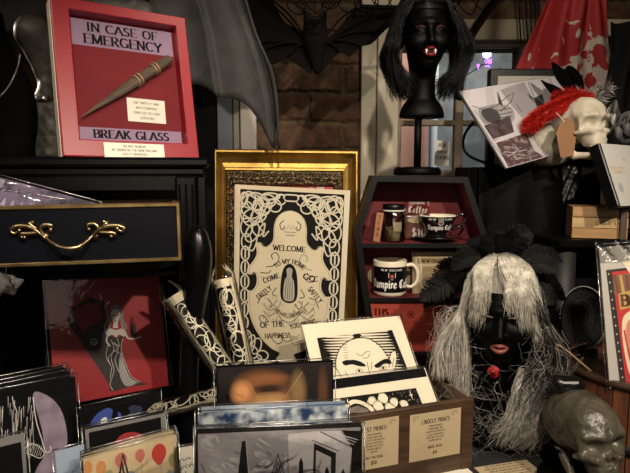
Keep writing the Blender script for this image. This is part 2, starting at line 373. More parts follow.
# ---------------------------------------------------------------- common materials
CLEAR = film('clear_film', gloss=.0, bump=.18); EDGE = film('film_edge', gloss=.38, rough=.25, bump=.6, bsc=60)
BLACK = mat('black_paint', (.003, .003, .0035), .35, spec=.25); INK = mat('black_ink', (.006, .0055, .005), .7, spec=.12); VOID = mat('matt_black', (.004, .004, .004), .85, spec=.2)
CREAM = mat('cream_paper', (.62, .54, .38), .7, c2=(.55, .46, .31), sc=9); WHITE = mat('white_card', (.74, .70, .60), .6)
KRAFT = mat('kraft_paper', (.46, .35, .22), .75, c2=(.38, .28, .16), sc=14)
def onsheet(M, px, py):
    """where on a sheet (its own x, z) a feature measured on the photograph lies"""
    Mi = M.inverted(); o = Mi @ Vector((0, 0, CAMZ)); d = Mi.to_3x3() @ (P(px, py, 1)-Vector((0, 0, CAMZ))); t = -o.y/d.y
    return (o.x+d.x*t, o.z+d.z*t)
def locs(M, pts): return [onsheet(M, x, y) for x, y in pts]
TZ = .85          # table top
# ================================================================ SETTING
YW = 2.0
brickm = bpy.data.materials.new('old_brick'); brickm.use_nodes = True
def _brick():
    nt = brickm.node_tree; b = nt.nodes['Principled BSDF']; tc = nt.nodes.new('ShaderNodeTexCoord'); mp = nt.nodes.new('ShaderNodeMapping')
    mp.inputs['Rotation'].default_value = (PI/2, 0, 0); br = nt.nodes.new('ShaderNodeTexBrick'); n = nt.nodes.new('ShaderNodeTexNoise'); n.inputs['Scale'].default_value = 9; n.inputs['Detail'].default_value = 6
    mixv = nt.nodes.new('ShaderNodeVectorMath'); mixv.operation = 'MULTIPLY_ADD'; mixv.inputs[1].default_value = (.05, .05, .05)
    nt.links.new(tc.outputs['Object'], mp.inputs[0]); nt.links.new(tc.outputs['Object'], n.inputs['Vector']); nt.links.new(n.outputs['Color'], mixv.inputs[0]); nt.links.new(mp.outputs[0], mixv.inputs[2]); nt.links.new(mixv.outputs[0], br.inputs['Vector'])
    br.inputs['Color1'].default_value = (.10, .046, .024, 1); br.inputs['Color2'].default_value = (.13, .07, .036, 1); br.inputs['Mortar'].default_value = (.12, .078, .038, 1)
    br.inputs['Scale'].default_value = 1; br.inputs['Brick Width'].default_value = .25; br.inputs['Row Height'].default_value = .10; br.inputs['Mortar Size'].default_value = .016; br.inputs['Mortar Smooth'].default_value = 1
    n3 = nt.nodes.new('ShaderNodeTexNoise'); n3.inputs['Scale'].default_value = 30; n3.inputs['Detail'].default_value = 8; nt.links.new(tc.outputs['Object'], n3.inputs['Vector'])
    mx = nt.nodes.new('ShaderNodeMix'); mx.data_type = 'RGBA'; mx.blend_type = 'MULTIPLY'; mx.inputs[0].default_value = .8; nt.links.new(br.outputs['Color'], mx.inputs[6]); rp = nt.nodes.new('ShaderNodeValToRGB'); rp.color_ramp.elements[0].color = (.35, .33, .3, 1); rp.color_ramp.elements[0].position = .35; rp.color_ramp.elements[1].position = .62
    nt.links.new(n3.outputs['Fac'], rp.inputs[0]); nt.links.new(rp.outputs[0], mx.inputs[7]); nt.links.new(mx.outputs[2], b.inputs['Base Color']); b.inputs['Roughness'].default_value = .85
    bp = nt.nodes.new('ShaderNodeBump'); bp.inputs['Strength'].default_value = .9; bp.inputs['Distance'].default_value = .012; ad = nt.nodes.new('ShaderNodeMath'); ad.operation = 'SUBTRACT'
    nt.links.new(n3.outputs['Fac'], ad.inputs[0]); nt.links.new(br.outputs['Fac'], ad.inputs[1]); nt.links.new(ad.outputs[0], bp.inputs['Height']); nt.links.new(bp.outputs[0], b.inputs['Normal'])
_brick()
plaster = mat('dark_plaster', (.05, .04, .035), .9, c2=(.03, .025, .02), sc=3)
boards = mat('dark_floorboards', (.06, .035, .02), .6, c2=(.03, .018, .01), sc=5, stretch=(1, 8, 1))
casing = mat('cream_casing_paint', (.62, .55, .42), .55, c2=(.50, .43, .31), sc=7, lo=.4, hi=.7)
def xz(px, py, Y=YW): p = P(px, py, Y); return p.x, p.z
# window hole
wx0, _ = xz(399, 100); wx1, _ = xz(530, 100); _, wz1 = xz(400, 41); _, wz0 = xz(400, 176)
b = MB(); b.box((-1.6, YW, 0), (wx0, YW+.2, 2.7), brickm); b.box((wx1, YW, 0), (1.6, YW+.2, 2.7), brickm); b.box((wx0, YW, 0), (wx1, YW+.2, wz0), brickm); b.box((wx0, YW, wz1), (wx1, YW+.2, 2.7), brickm)
struct(b.build('wall_back'))
b = MB(); b.box((-1.7, -1.3, 0), (-1.6, YW+.2, 2.7), plaster); struct(b.build('wall_left'))
b = MB(); b.box((1.6, -1.3, 0), (1.7, YW+.2, 2.7), plaster); struct(b.build('wall_right'))
b = MB(); b.box((-1.7, -1.4, 0), (1.7, -1.3, 2.7), plaster); struct(b.build('wall_front'))
b = MB(); b.box((-1.7, -1.4, -.05), (1.7, YW+.2, 0), boards); struct(b.build('floor'))
b = MB(); b.box((-1.7, -1.4, 2.7), (1.7, YW+.2, 2.75), plaster); struct(b.build('ceiling'))
# window: frame, muntins, panes
sash = mat('aged_sash_paint', (.30, .25, .17), .6, c2=(.20, .15, .10), sc=12)
win = struct(link('window_1', None, None, Matrix.Translation((0, YW, 0))))
b = MB(); fx = lambda px: xz(px, 100)[0]; fz = lambda py: xz(400, py)[1]
b.box((wx0-.005, .0, wz1-.008), (wx1, .06, wz1+.02), sash, bev=.004); b.box((wx0-.005, 0, wz0-.02), (wx1, .06, wz0+.02), sash, bev=.004)
b.box((wx0-.012, 0, wz0), (wx0+.01, .06, wz1), sash, bev=.004); b.box((fx(522), 0, wz0), (wx1, .06, wz1), sash, bev=.004); b.build('window_frame', win)
b = MB(); b.box((fx(456), .0, wz0), (fx(464), .04, wz1), sash, bev=.003); b.build('vertical_muntin', win)
b = MB(); b.box((wx0, .005, fz(125.5)), (wx1, .035, fz(120)), sash, bev=.003); b.build('horizontal_muntin', win)
glassm = film('old_window_glass', tint=(.86, .9, .92), gloss=.03, rough=.06, bump=.15, bsc=7)
for (x0, x1) in ((wx0+.01, fx(456)), (fx(464), fx(522))):
    for (z0, z1) in ((wz0+.02, fz(125.5)), (fz(120), wz1-.02)):
        b = MB(); b.box((x0, .018, z0), (x1, .021, z1), glassm); b.build('window_pane', win)
# trims: cream casings left of the window, beige lintel board, white shelf board, boards behind the wing
def trimbox(n, x0, y0, x1, y1, Y, m, th=.03):
    ym = max(0, y0) if y1 < 900 else 120; a = P(x0, ym, Y); c = P(x1, ym, Y); a.z = P(x0, y0, Y).z; c.z = max(P(x1, y1, Y).z, 0); b = MB(); b.box((a.x, Y, c.z), (c.x, Y+th, a.z), m, bev=.003); return struct(b.build(n))
trimbox('trim_1', 361, -40, 376, 1000, YW-.035, casing); trimbox('trim_2', 377, -40, 398.5, 1000, YW-.03, casing)
beige = mat('beige_lintel_paint', (.46, .38, .28), .7, c2=(.25, .2, .14), sc=4)
trimbox('trim_3', 399, 19, 540, 40, YW-.02, beige)
trimbox('trim_4', 590, 19, 680, 36, YW-.04, mat('pale_board', (.52, .46, .36), .6))
grayb = mat('grey_blue_board', (.17, .19, .22), .6)
trimbox('trim_5', 217, 60, 232, 1000, YW-.03, grayb); trimbox('trim_6', 233, 60, 239, 1000, YW-.025, mat('dull_white_board', (.3, .28, .24), .6)); trimbox('trim_7', 240, 60, 256, 1000, YW-.035, mat('white_door_board', (.55, .5, .44), .6))
trimbox('trim_8', 100, -60, 216, 1000, YW-.02, VOID)
# outside the window
alley = mat('alley_stucco', (.30, .30, .29), .9, c2=(.09, .09, .09), sc=3.5, bump=.3, bsc=8)
b = MB(); b.box((-1, 4.2, 0), (3.5, 4.3, 3.5), alley); o = b.build('alley_wall'); struct(o)
b = MB(); b.box((-1, 2.3, -.05), (3.5, 4.2, 0), boards); struct(b.build('alley_ground'))
a = P(392, 100, 3.2); c = P(428, 100, 3.2); b = MB(); b.box((a.x, 3.2, 0), (c.x, 3.5, 2.6), mat('salmon_stucco', (.55, .27, .19), .85, c2=(.48, .23, .16), sc=5))
b.box((a.x-.02, 3.18, 2.6), (c.x+.02, 3.52, 2.68), casing); tag(b.build('masonry_pillar'), 'salmon stuccoed pillar seen outside through the lower left window pane', 'pillar')
a = P(430, 100, 3.1); c = P(438, 100, 3.1); b = MB(); b.lathe([(.022, 0), (.022, 2.5)], mat('pale_pipe', (.5, .5, .5), .5), Matrix.Translation(((a.x+c.x)/2, 3.1, 0)), 16); b.lathe([(.028, 1.3), (.028, 1.34)], MC['pale_pipe'], Matrix.Translation(((a.x+c.x)/2, 3.1, 0)), 16); tag(b.build('drainpipe'), 'pale grey drainpipe outside beside the salmon pillar', 'pipe')
# lamp and neon outside
lp = P(487, 53, 3.5); t = thing('outdoor_lamp', 'round white street lamp glaring behind the upper right window pane', 'lamp', lp)
b = MB(); b.lathe([(.001, -.03), (.018, -.022), (.026, 0), (.018, .022), (.001, .03)], mat('lamp_glow', (1, 1, 1), .5, emit=(.85, .92, 1), es=16)); b.build('bulb', t, True)
b = MB(); b.lathe([(.026, .012), (.02, .03), (.01, .06)], BLACK, n=20); b.tube([(0, 0, .08), (0, .3, .12), (0, .59, .12)], .008, BLACK); b.build('lamp_bracket', t, True)
neon = mat('violet_neon', (.3, .1, 1), .5, emit=(.22, .05, 1), es=7)
t = thing('neon_sign', 'small violet neon sign glowing outside below the lamp', 'sign', P(487, 61, 3.7))
b = MB()
for pts in ([(-.03, .025), (-.02, .035), (-.008, .02)], [(-.012, .0), (-.004, .012), (.008, -.0), (-.004, -.014), (-.012, 0)], [(.012, .015), (.012, -.018), (.026, -.018), (.026, .015)], [(-.062, -.02), (-.055, -.05), (-.05, -.02)], [(-.01, -.035), (.008, -.03), (.02, -.038)], [(.02, .035), (.03, .03)]):
    b = MB(); b.tube([(x, 0, z) for x, z in pts], .0035, neon, 6); b.build('neon_tube', t, True)
b = MB(); b.tube([(-.062, .006, -.02), (.03, .006, -.02)], .002, BLACK); b.tube([(-.02, .006, -.02), (-.02, .49, -.02)], .004, BLACK); b.build('mounting_bar', t)
# notice taped to the pane
a = P(443, 153, YW); sh = Sheet(.052, .088, mat('notice_paper', (.85, .82, .72), .7), th=.0006)
sh.text('ASK', 0, .022, .012, INK); sh.text('ABOUT', 0, .0, .009, INK); sh.text('TOURS', 0, -.022, .012, INK)
tag(sh.build('paper_notice', mtx=Matrix.Translation((a.x, YW+.014, a.z)) @ rotm(0, 0, .03)), 'small white paper notice taped inside the lower left window pane', 'notice')
# ================================================================ TABLE
oak = mat('dark_table_wood', (.05, .03, .018), .5)
t = thing('display_table', 'long display table hidden under a black patterned cloth', 'table', (0, 1.15, 0))
b = MB(); b.box((-1.1, -.65, TZ-.035), (1.1, .75, TZ-.004), oak, bev=.004); b.build('tabletop', t)
for sx in (-1.03, 1.03):
    for sy in (-.58, .68):
        b = MB(); b.lathe([(.025, 0), (.03, .1), (.022, .4), (.035, TZ-.035)], oak, Matrix.Translation((sx, sy, 0)), 16); b.build('leg', t, True)
cloth = mat('black_tablecloth', (.012, .012, .013), .75, bump=.3, bsc=300, dist=.0006)
b = MB()
def _cl(u, v):
    x = -1.16+2.32*u; y = .43+1.53*v; z = TZ+.0006
    if u in (0, 1): z -= .25; x += .02*math.sin(v*50)
    if v == 0: z -= .25; y += .02*math.sin(u*60)
    return (x, y, z)
b.grid(_cl, 60, 40, cloth)
thread = mat('grey_lace_thread', (.23, .20, .15), .8)
for k in range(46):      # pale lattice scrolls woven in the cloth
    x = random.uniform(-.75, .5); y = random.uniform(.95, 1.3); r = random.uniform(.015, .035); a0 = random.uniform(0, 6)
    b.tube([(x+r*math.cos(a0+i*.5)*(1-i*.05), y+r*math.sin(a0+i*.5)*(1-i*.05), TZ+.0012) for i in range(10)], .0005, thread, 4, flat=.5)
tag(b.build('tablecloth'), 'black tablecloth with pale scrolling lines under the whole display', 'tablecloth')
# ================================================================ BLACK CABINET
cab = mat('black_lacquer', (.002, .002, .0025), .28, spec=.3, bump=.05, bsc=15); gold = mat('antique_gold_edge', (.50, .36, .16), .38, metal=1, c2=(.28, .18, .07), sc=30)
CYF = 1.06; cx0 = -.86; cx1 = P(208, 160, CYF).x; ztop = P(100, 157.5, CYF).z; CTH = math.radians(11)
cabt = thing('black_cabinet', 'black lacquered cabinet with an open drawer and curved scroll leg', 'cabinet', Matrix.Translation((cx1, CYF, TZ+.0015)) @ Matrix.Rotation(CTH, 4, 'Z')); O = Vector((cx1, CYF, TZ+.0015))
Mi = Matrix.Translation(-O); MC0 = Matrix.Translation(O) @ Matrix.Rotation(CTH, 4, 'Z'); Mci = MC0.inverted()
b = MB(); b.box((cx0, CYF-.005, ztop-.018), (cx1+.003, 1.46, ztop), cab, Mi, .005); b.box((cx0+.01, CYF+.006, ztop-.034), (cx1-.006, 1.45, ztop-.018), cab, Mi, .004)
b.build('top_board', cabt)
b = MB(); zb = O.z
b.box((cx1-.022, CYF+.012, zb), (cx1-.004, 1.44, ztop-.034), cab, Mi, .003); b.box((cx0+.01, CYF+.012, zb), (cx0+.03, 1.44, ztop-.034), cab, Mi, .003)
b.box((cx0+.03, 1.425, zb), (cx1-.022, 1.44, ztop-.034), cab, Mi); b.box((cx0+.03, CYF+.012, zb), (cx1-.022, 1.425, zb+.015), cab, Mi); b.box((cx0+.03, CYF+.03, P(0, 272, CYF).z-.01), (cx1-.022, 1.425, P(0, 272, CYF).z-.001), cab, Mi)
b.box((cx0+.03, CYF+.014, P(0, 190, CYF).z), (cx1-.022, CYF+.03, ztop-.034), cab, Mi)     # upper rail
px = P(177, 230, CYF).x; b.box((px, CYF+.004, zb), (cx1-.022, CYF+.03, ztop-.034), cab, Mi, .004)   # front post
for k in (.2, .5, .8): b.tube([(px+(cx1-.022-px)*k, CYF+.003, zb+.02), (px+(cx1-.022-px)*k, CYF+.003, ztop-.05)], .0022, cab, 6, Mi)
b.build('carcass', cabt)
b = MB(); za = P(0, 258, CYF).z; n = 48; xs = [cx0+.03+(px-cx0-.03)*i/n for i in range(n+1)]
low = [(x, za-.012-.014*abs(math.sin((x-px)*PI/.19))) for x in xs]
b.prism([(cx0+.03, za+.02), (px, za+.02)][::-1]+low, CYF+.008, CYF+.02, cab, Mi); b.build('scalloped_apron', cabt)
# cabriole scroll leg in front of the post
b = MB(); pts = [(196, 226, 3), (197, 232, 9), (198, 246, 13), (198, 262, 14), (197, 282, 13), (194, 305, 12), (191, 335, 10.5), (189, 370, 9.5), (189, 410, 9.5), (192, 445, 10), (194, 462, 12), (195, 470, 9)]
YL = 1.02; pp = spline([P(a, c, YL) for a, c, r in pts], 4); rr = sp2([(r, 0) for a, c, r in pts], 4)
pp = [Vector((p.x, p.y, max(p.z, TZ+.012))) for p in pp]
b.tube(pp, [max(r[0], 1)/F*YL for r in rr], cab, 20, Mci, flat=1); b.tube([P(199, 240, YL), P(192, 244, CYF), P(190, 250, CYF+.02)], .008, cab, 8, Mci); b.build('scroll_leg', cabt, True)
# drawer, pulled out towards the camera
YD = .80; Md, dw, dh = fit([(-60, 208), (180, 203), (180, 259), (-60, 270)], YD, 0, .19, wl=300, wy=200, h=.086)
Md = Mci @ Md
dr = link('drawer', None, cabt, Md); navy = mat('blue_black_panel', (.0014, .002, .0045), .42, spec=.2, bump=.04, bsc=30)
b = MB(); b.box((-dw/2, 0, -dh/2), (dw/2, .016, dh/2), navy, bev=.002); wood = mat('drawer_wood', (.16, .08, .04), .6, c2=(.1, .05, .025), sc=6, stretch=(1, 9, 9))
b.box((-dw/2+.01, .016, -dh/2+.004), (-dw/2+.022, .33, dh/2-.008), wood); b.box((dw/2-.024, .016, -dh/2+.004), (dw/2-.012, .33, dh/2-.008), wood); b.box((-dw/2+.02, .016, -dh/2+.006), (dw/2-.02, .33, -dh/2+.012), wood); b.box((-dw/2+.02, .32, -dh/2+.01), (dw/2-.02, .33, dh/2-.008), wood)
d0 = b.build('drawer_box', dr)
b = MB(); e = .0045
for lo, hi in (((-dw/2, -.003, dh/2-e), (dw/2, .017, dh/2+.001)), ((-dw/2, -.003, -dh/2-.001), (dw/2, .004, -dh/2+e)), ((dw/2-e, -.0031, -dh/2), (dw/2+.001, .004, dh/2)), ((-dw/2-.001, -.0031, -dh/2), (-dw/2+e, .004, dh/2))): b.box(lo, hi, gold, bev=.001)
b.build('gold_edging', dr)
MW = MC0 @ Md
def D(px, py, y=-.012): q = onsheet(MW, px, py); return (q[0], y, q[1])
b = MB(); brass = mat('aged_brass', (.42, .32, .18), .35, metal=1, c2=(.2, .14, .07), sc=60)
mid = [(47, 237, -.006), (53, 241, -.012), (66, 246, -.022), (80, 245.5, -.022), (89, 240, -.013), (95, 233, -.006)]
b.tube(spline([D(x, y, d) for x, y, d in mid], 6), [.0014+.0022*math.sin(PI*i/30) for i in range(31)], brass, 10)
for sc in ([(47, 238), (40, 232), (30, 226), (18, 226), (12, 230), (16, 233), (21, 230)], [(45, 236), (42, 229), (46, 224.5), (53, 225), (52, 229)], [(40, 232), (32, 233), (24, 233.5), (22, 236), (26, 237)], [(38, 229), (34, 226), (31, 223), (34, 222)],
           [(93, 237), (98, 231), (107, 226), (118, 225), (125, 228), (122, 231), (118, 228)], [(95, 235), (99, 228), (95, 223.5), (88, 225), (90, 229)], [(100, 232), (108, 232), (114, 232.5), (116, 235), (112, 236)], [(102, 229), (105, 225), (108, 222), (105, 221.5)]):
    q = spline([D(x, y, -.007) for x, y in sc], 5); n = len(q); b.tube(q, [.0012+.0021*math.sin(PI*(.25+.7*i/(n-1))) for i in range(n)], brass, 8)
    b.lathe([(.0004, -.003), (.003, -.0015), (.003, .0015), (.0004, .003)], brass, Matrix.Translation(q[-1]), 10)
for x in (46, 96): b.tube([D(x, 236, .002), D(x, 236, -.007)], .005, brass, 10)
b.build('brass_handle', dr, True)
# plastic packs in the drawer
pk = mat('violet_print', (.10, .07, .13), .4, c2=(.02, .015, .03), sc=35, lo=.45, hi=.55); hol = mat('silver_foil', (.45, .42, .5), .25, metal=.8, c2=(.25, .2, .35), sc=50)
for i, (cor, Y, lab) in enumerate((([(-8, 170), (98, 208), (90, 226), (-16, 205)], .86, 'clear pack of violet cards lying slanted, hindmost in the open drawer'),
                              ([(-14, 186), (60, 203), (55, 222), (-20, 212)], .835, 'clear pack with silver foil corner, foremost in the open drawer at left'))):
    M, w, h = fit(cor, Y, .55, 0); t = thing('card_pack', lab, 'pack', M, 'packs in the drawer')
    s = Sheet(w, h, pk, .004)
    for k in range(7): x = -w/2+w*(.1+.12*k); s.poly([(x, -h*.3), (x+.012, -h*.3), (x+.006, h*.25)], hol if k < 2 else mat('mauve_ink', (.25, .19, .3), .4), 1)
    s.rect(-w/2+.002, h*.1, -w/2+.02, h*.45, hol, 2); s.build('card', t); sleeve(w, h, t)
# ================================================================ EMERGENCY FRAME
redp = mat('red_lacquer_frame', (.28, .008, .016), .4, c2=(.25, .007, .014), sc=5)
M, w, h = fit([(49.5, -3), (183, 20.5), (198, 160), (62, 157.5)], 1.15, .08, .1, wl=6, wy=4)
t = thing('framed_novelty_sign', 'red framed stake display reading In Case of Emergency Break Glass', 'framed sign', M)
Mm = M @ Matrix.Translation((0, .016, 0)); IN = [onsheet(Mm, *q) for q in ((66, 14), (172, 32), (184, 147.5), (78, 142))]
xa = (IN[0][0]+IN[3][0])/2; xb = (IN[1][0]+IN[2][0])/2; zt = (IN[0][1]+IN[1][1])/2; zb_ = (IN[2][1]+IN[3][1])/2
def frame_bars(b, X0, X1, Z0, Z1, x0, x1, z0, z1, y0, y1, m, prof=None):
    """mitred frame: prof gives (t, depth) steps from the outer edge to the inner edge"""
    prof = prof or [(0, y1), (0, y0), (.06, y0-.001), (.94, y0-.001), (1, y0), (1, y1)]
    out = [(X0, Z0), (X1, Z0), (X1, Z1), (X0, Z1)]; inn = [(x0, z0), (x1, z0), (x1, z1), (x0, z1)]
    vs = []; n = len(prof)
    for k in range(4):
        for tt, y in prof: vs.append((out[k][0]+(inn[k][0]-out[k][0])*tt, y, out[k][1]+(inn[k][1]-out[k][1])*tt))
    fs = [(k*n+i, ((k+1) % 4)*n+i, ((k+1) % 4)*n+i+1, k*n+i+1) for k in range(4) for i in range(n-1)]
    b.add(vs, fs, m)
b = MB(); frame_bars(b, -w/2, w/2, -h/2, h/2, xa, xb, zb_, zt, -.009, .028, redp); b.build('frame', t)
b = MB(); b.box((-w/2-.0015, .001, -h/2), (-w/2, .028, h/2), mat('raw_cream_edge', (.62, .55, .44), .7)); b.build('raw_edge', t)
b = MB(); b.box((-w/2+.004, .026, -h/2+.004), (w/2-.004, .029, h/2-.004), mat('brown_backing', (.15, .1, .06), .8)); b.build('backing_board', t)
redf = mat('dark_red_felt', (.17, .008, .014), .9, c2=(.14, .007, .011), sc=8, sheen=.3); mauve = mat('mauve_paper', (.30, .20, .31), .7, c2=(.26, .17, .27), sc=6)
W2, H2 = xb-xa, zt-zb_; mx_, mz = (xa+xb)/2, (zt+zb_)/2
s = Sheet(W2+.004, H2+.004, redf, .002); s.mb.v = [(x+mx_, y+.016, z+mz) for x, y, z in s.mb.v]
s.pt = lambda x, y, L: (x, .016-.0002*L, y)
zt1 = onsheet(Mm, 120, 50)[1]; zb1 = onsheet(Mm, 125, 129)[1]
s.rect(xa, zt1, xb, zt, mauve, 1); s.rect(xa, zb_, xb, zb1, mauve, 1)
hh = onsheet(M, 100, 27)[1]-onsheet(M, 100, 36.5)[1]
c1 = onsheet(M, 124, 37.5+3); c2 = onsheet(M, 124, 52)
zz = zt-zt1
s.text('IN CASE OF', mx_, zt-zz*.46, zz*.30, INK, sx=1.12, w=.2); s.text('EMERGENCY', mx_, zt-zz*.90, zz*.33, INK, sx=1.06, w=.22)
s.text('BREAK GLASS', mx_, zb_+(zb1-zb_)*.36, (zb1-zb_)*.50, INK, sx=1.08, w=.24)
s.build('printed_mount', t)
lab = [onsheet(Mm, 126, 98), onsheet(Mm, 166, 124)]
s = Sheet(lab[1][0]-lab[0][0], lab[0][1]-lab[1][1], WHITE, .0008); lm = Matrix.Translation(((lab[0][0]+lab[1][0])/2, .0135, (lab[0][1]+lab[1][1])/2)) @ rotm(0, 0, .02)
for k, tx in enumerate(('USE SWIFTLY AND', 'WITH PURPOSE', 'CRAFTED TO CODE', 'CERTIFIED')): s.text(tx, 0, s.h/2-.0105*(k+1)-.001, .0046, INK, w=.16, t=.08, sx=.98, serif=False)
s.build('paper_label', t, lm)
# the wooden stake
b = MB(); A = onsheet(Mm, 80, 119); B = onsheet(Mm, 168, 61); wst = mat('whittled_wood', (.13, .085, .055), .7, c2=(.06, .04, .028), sc=8, stretch=(1, 1, 6), bump=.5, bsc=40, lo=.3, hi=.7)
L = math.dist(A, B); dx, dz = (B[0]-A[0])/L, (B[1]-A[1])/L
pr = [(0, .0008), (.1, .003), (.25, .0062), (.38, .0095), (.5, .0115), (.7, .0118), (.85, .0115), (.97, .0112), (1, .0102)]
b.tube([(A[0]+dx*L*q, .0045, A[1]+dz*L*q) for q, r in pr], [r for q, r in pr], wst, 9, flat=.8); stake = b.build('wooden_stake', t)
b = MB(); cord = mat('tan_cord', (.42, .27, .16), .8)
for q0 in (.60, .635, .80, .83):
    c = Vector((A[0]+dx*L*q0, .0045, A[1]+dz*L*q0)); ax = Vector((dx, 0, dz)); u = Vector((0, 1, 0)); v = ax.cross(u)
    b.tube([c+u*.012*math.cos(a)+v*.0122*math.sin(a) for a in [2*PI*i/20 for i in range(20)]], .0013, cord, 6, closed=True)
b.build('cord_binding', stake, True)
b = MB(); b.box((xa-.001, -.0085, zb_-.001), (xb+.001, -.0073, zt+.001), film('picture_glass', gloss=.0, rough=.03, bump=.0)); b.build('glass_pane', t)
lab = [onsheet(M, 102, 144), onsheet(M, 163, 160)]
s = Sheet(lab[1][0]-lab[0][0], lab[0][1]-lab[1][1], WHITE, .0008)
for k, tx in enumerate(('DO NOT REMOVE', 'BY ORDER OF THE NEW ORLEANS', 'SAFETY MARSHALL')): s.text(tx, 0, s.h/2-.0078*(k+1)-.0004, .0042, INK, w=.16, t=.08, sx=.98, serif=False)
s.build('order_label', t, Matrix.Translation(((lab[0][0]+lab[1][0])/2, -.0122, (lab[0][1]+lab[1][1])/2)))
# ================================================================ GARGOYLE with wings
stone = mat('grey_statue_resin', (.036, .035, .034), .65, spec=.25, c2=(.016, .016, .016), sc=18, bump=.35, bsc=90, dist=.003, lo=.3, hi=.7)
stone2 = mat('pale_statue_resin', (.10, .088, .07), .5, c2=(.02, .018, .015), sc=14, bump=.4, bsc=70, dist=.003)
YG = 1.3; base = P(62, 158, YG); base.z = ztop+.001
gar = thing('winged_gargoyle_statue', 'dark winged gargoyle statue crouching behind the red framed sign', 'statue', base)
def gl(px, py, Y): return P(px, py, Y)-base
def gb(X, Y, Z):
    c = lambda a, b_, ra, rb=None: cap(X, Y, Z, a, b_, ra, rb)
    knee = gl(33, 33, 1.27); ankle = gl(47, 84, 1.30); hip = gl(85, 80, 1.36); foot = gl(44, 96, 1.27)
    f = c(knee, ankle, .034, .016); f = smin(f, c(hip, knee, .05, .034), .02); f = smin(f, c(ankle, foot, .016, .018), .012)
    for k in (-.02, 0, .02): f = smin(f, c(foot, (foot[0]+k, foot[1]-.035, foot[2]-.012), .008, .005), .006)
    tor = gl(100, 60, 1.37); f = smin(f, ell(X, Y, Z, tor, (.085, .06, .12)), .03); chest = gl(110, 22, 1.36); f = smin(f, ell(X, Y, Z, chest, (.09, .06, .07)), .03)
    hd = gl(115, -20, 1.33); f = smin(f, ell(X, Y, Z, hd, (.045, .055, .05)), .03); f = smin(f, c(hd, (hd[0], hd[1]-.07, hd[2]-.015), .03, .018), .02)
    for sx in (-1, 1):
        f = smin(f, c((hd[0]+sx*.03, hd[1], hd[2]+.03), (hd[0]+sx*.06, hd[1]+.02, hd[2]+.09), .012, .003), .01)
        f = smin(f, c((chest[0]+sx*.08, chest[1], chest[2]+.02), (chest[0]+sx*.1, chest[1]-.05, chest[2]-.1), .025, .018), .02)
        f = smin(f, c((chest[0]+sx*.1, chest[1]-.05, chest[2]-.1), (tor[0]+sx*.05, tor[1]-.06, tor[2]-.12), .018, .016), .012)
    k2 = gl(150, 70, 1.3); f = smin(f, c(hip, k2, .045, .032), .02); f = smin(f, c(k2, gl(142, 120, 1.3), .03, .018), .015)
    f = smin(f, c(gl(142, 120, 1.3), gl(142, 128, 1.24), .018, .012), .01)
    return f+wob(X, Y, Z, 140, .0012)
lo = gl(5, 160, 1.22); hi = gl(190, -75, 1.45)
sdf_obj('body', gb, (lo.x, -.12, .06), (hi.x, .15, hi.z), .005, stone2, gar)
def gp(X, Y, Z):
    f = rbox(X, Y, Z, (.085, 0.01, .062), (.125, .085, .062), .015)
    return f+wob(X, Y, Z, 60, .006)+wob(X, Y, Z, 190, .002)
sdf_obj('rock_perch', gp, (-.08, -.11, -.001), (.24, .13, .14), .005, mat('dark_rock_resin', (.03, .027, .022), .55, c2=(.10, .09, .07), sc=40, bump=.7, bsc=60, lo=.5, hi=.7), gar)
def wing(name, ribs, notch=.2, sag=.02, tr=.006):
    R = [spline(r, 5) for r in ribs]; n = len(R[0]); b = MB(); nt_ = 10
    for a, c in zip(R, R[1:]):
        def fn(u, v):
            q = (n-1)*u*(1-notch*4*v*(1-v)); i = min(int(q), n-2); f_ = q-i
            pa = a[i].lerp(a[i+1], f_); pc = c[i].lerp(c[i+1], f_); p = pa.lerp(pc, v); p = p+Vector((0, sag*math.sin(PI*v)*min(1, u*2), 0)); return p
        b.grid(fn, 22, nt_, stone)
    o = b.build(name, gar, True); md = o.modifiers.new('thick', 'SOLIDIFY'); md.thickness = .004
    for r in R:
        b = MB(); b.tube(r, [tr*(1-.6*i/(n-1)) for i in range(n)], stone, 10); b.build('wing_bone', o, True)
    return o
wing('wing', [[gl(185, -60, 1.42), gl(232, -30, 1.44), gl(256, 35, 1.44), gl(274, 80, 1.43), gl(280, 149, 1.42)],
              [gl(180, -55, 1.42), gl(222, -30, 1.42), gl(250, 35, 1.41), gl(266, 90, 1.41), gl(273, 148, 1.41)],
              [gl(165, -40, 1.40), gl(190, -25, 1.38), gl(206, 20, 1.37), gl(213, 60, 1.37), gl(219, 97, 1.37)],
              [gl(140, -10, 1.38), gl(150, 0, 1.37), gl(160, 30, 1.36), gl(165, 62, 1.36), gl(168, 100, 1.37)]], .12)
wing('wing', [[gl(62, -60, 1.40), gl(58, -20, 1.40), gl(52, 0, 1.40), gl(52, 20, 1.39), gl(52, 62, 1.38)],
              [gl(50, -70, 1.40), gl(20, -50, 1.40), gl(0, -20, 1.40), gl(-5, 10, 1.39), gl(-4, 36, 1.38)],
              [gl(40, -75, 1.40), gl(-20, -60, 1.40), gl(-50, -40, 1.40), gl(-70, -10, 1.39), gl(-80, 20, 1.38)]], .15)
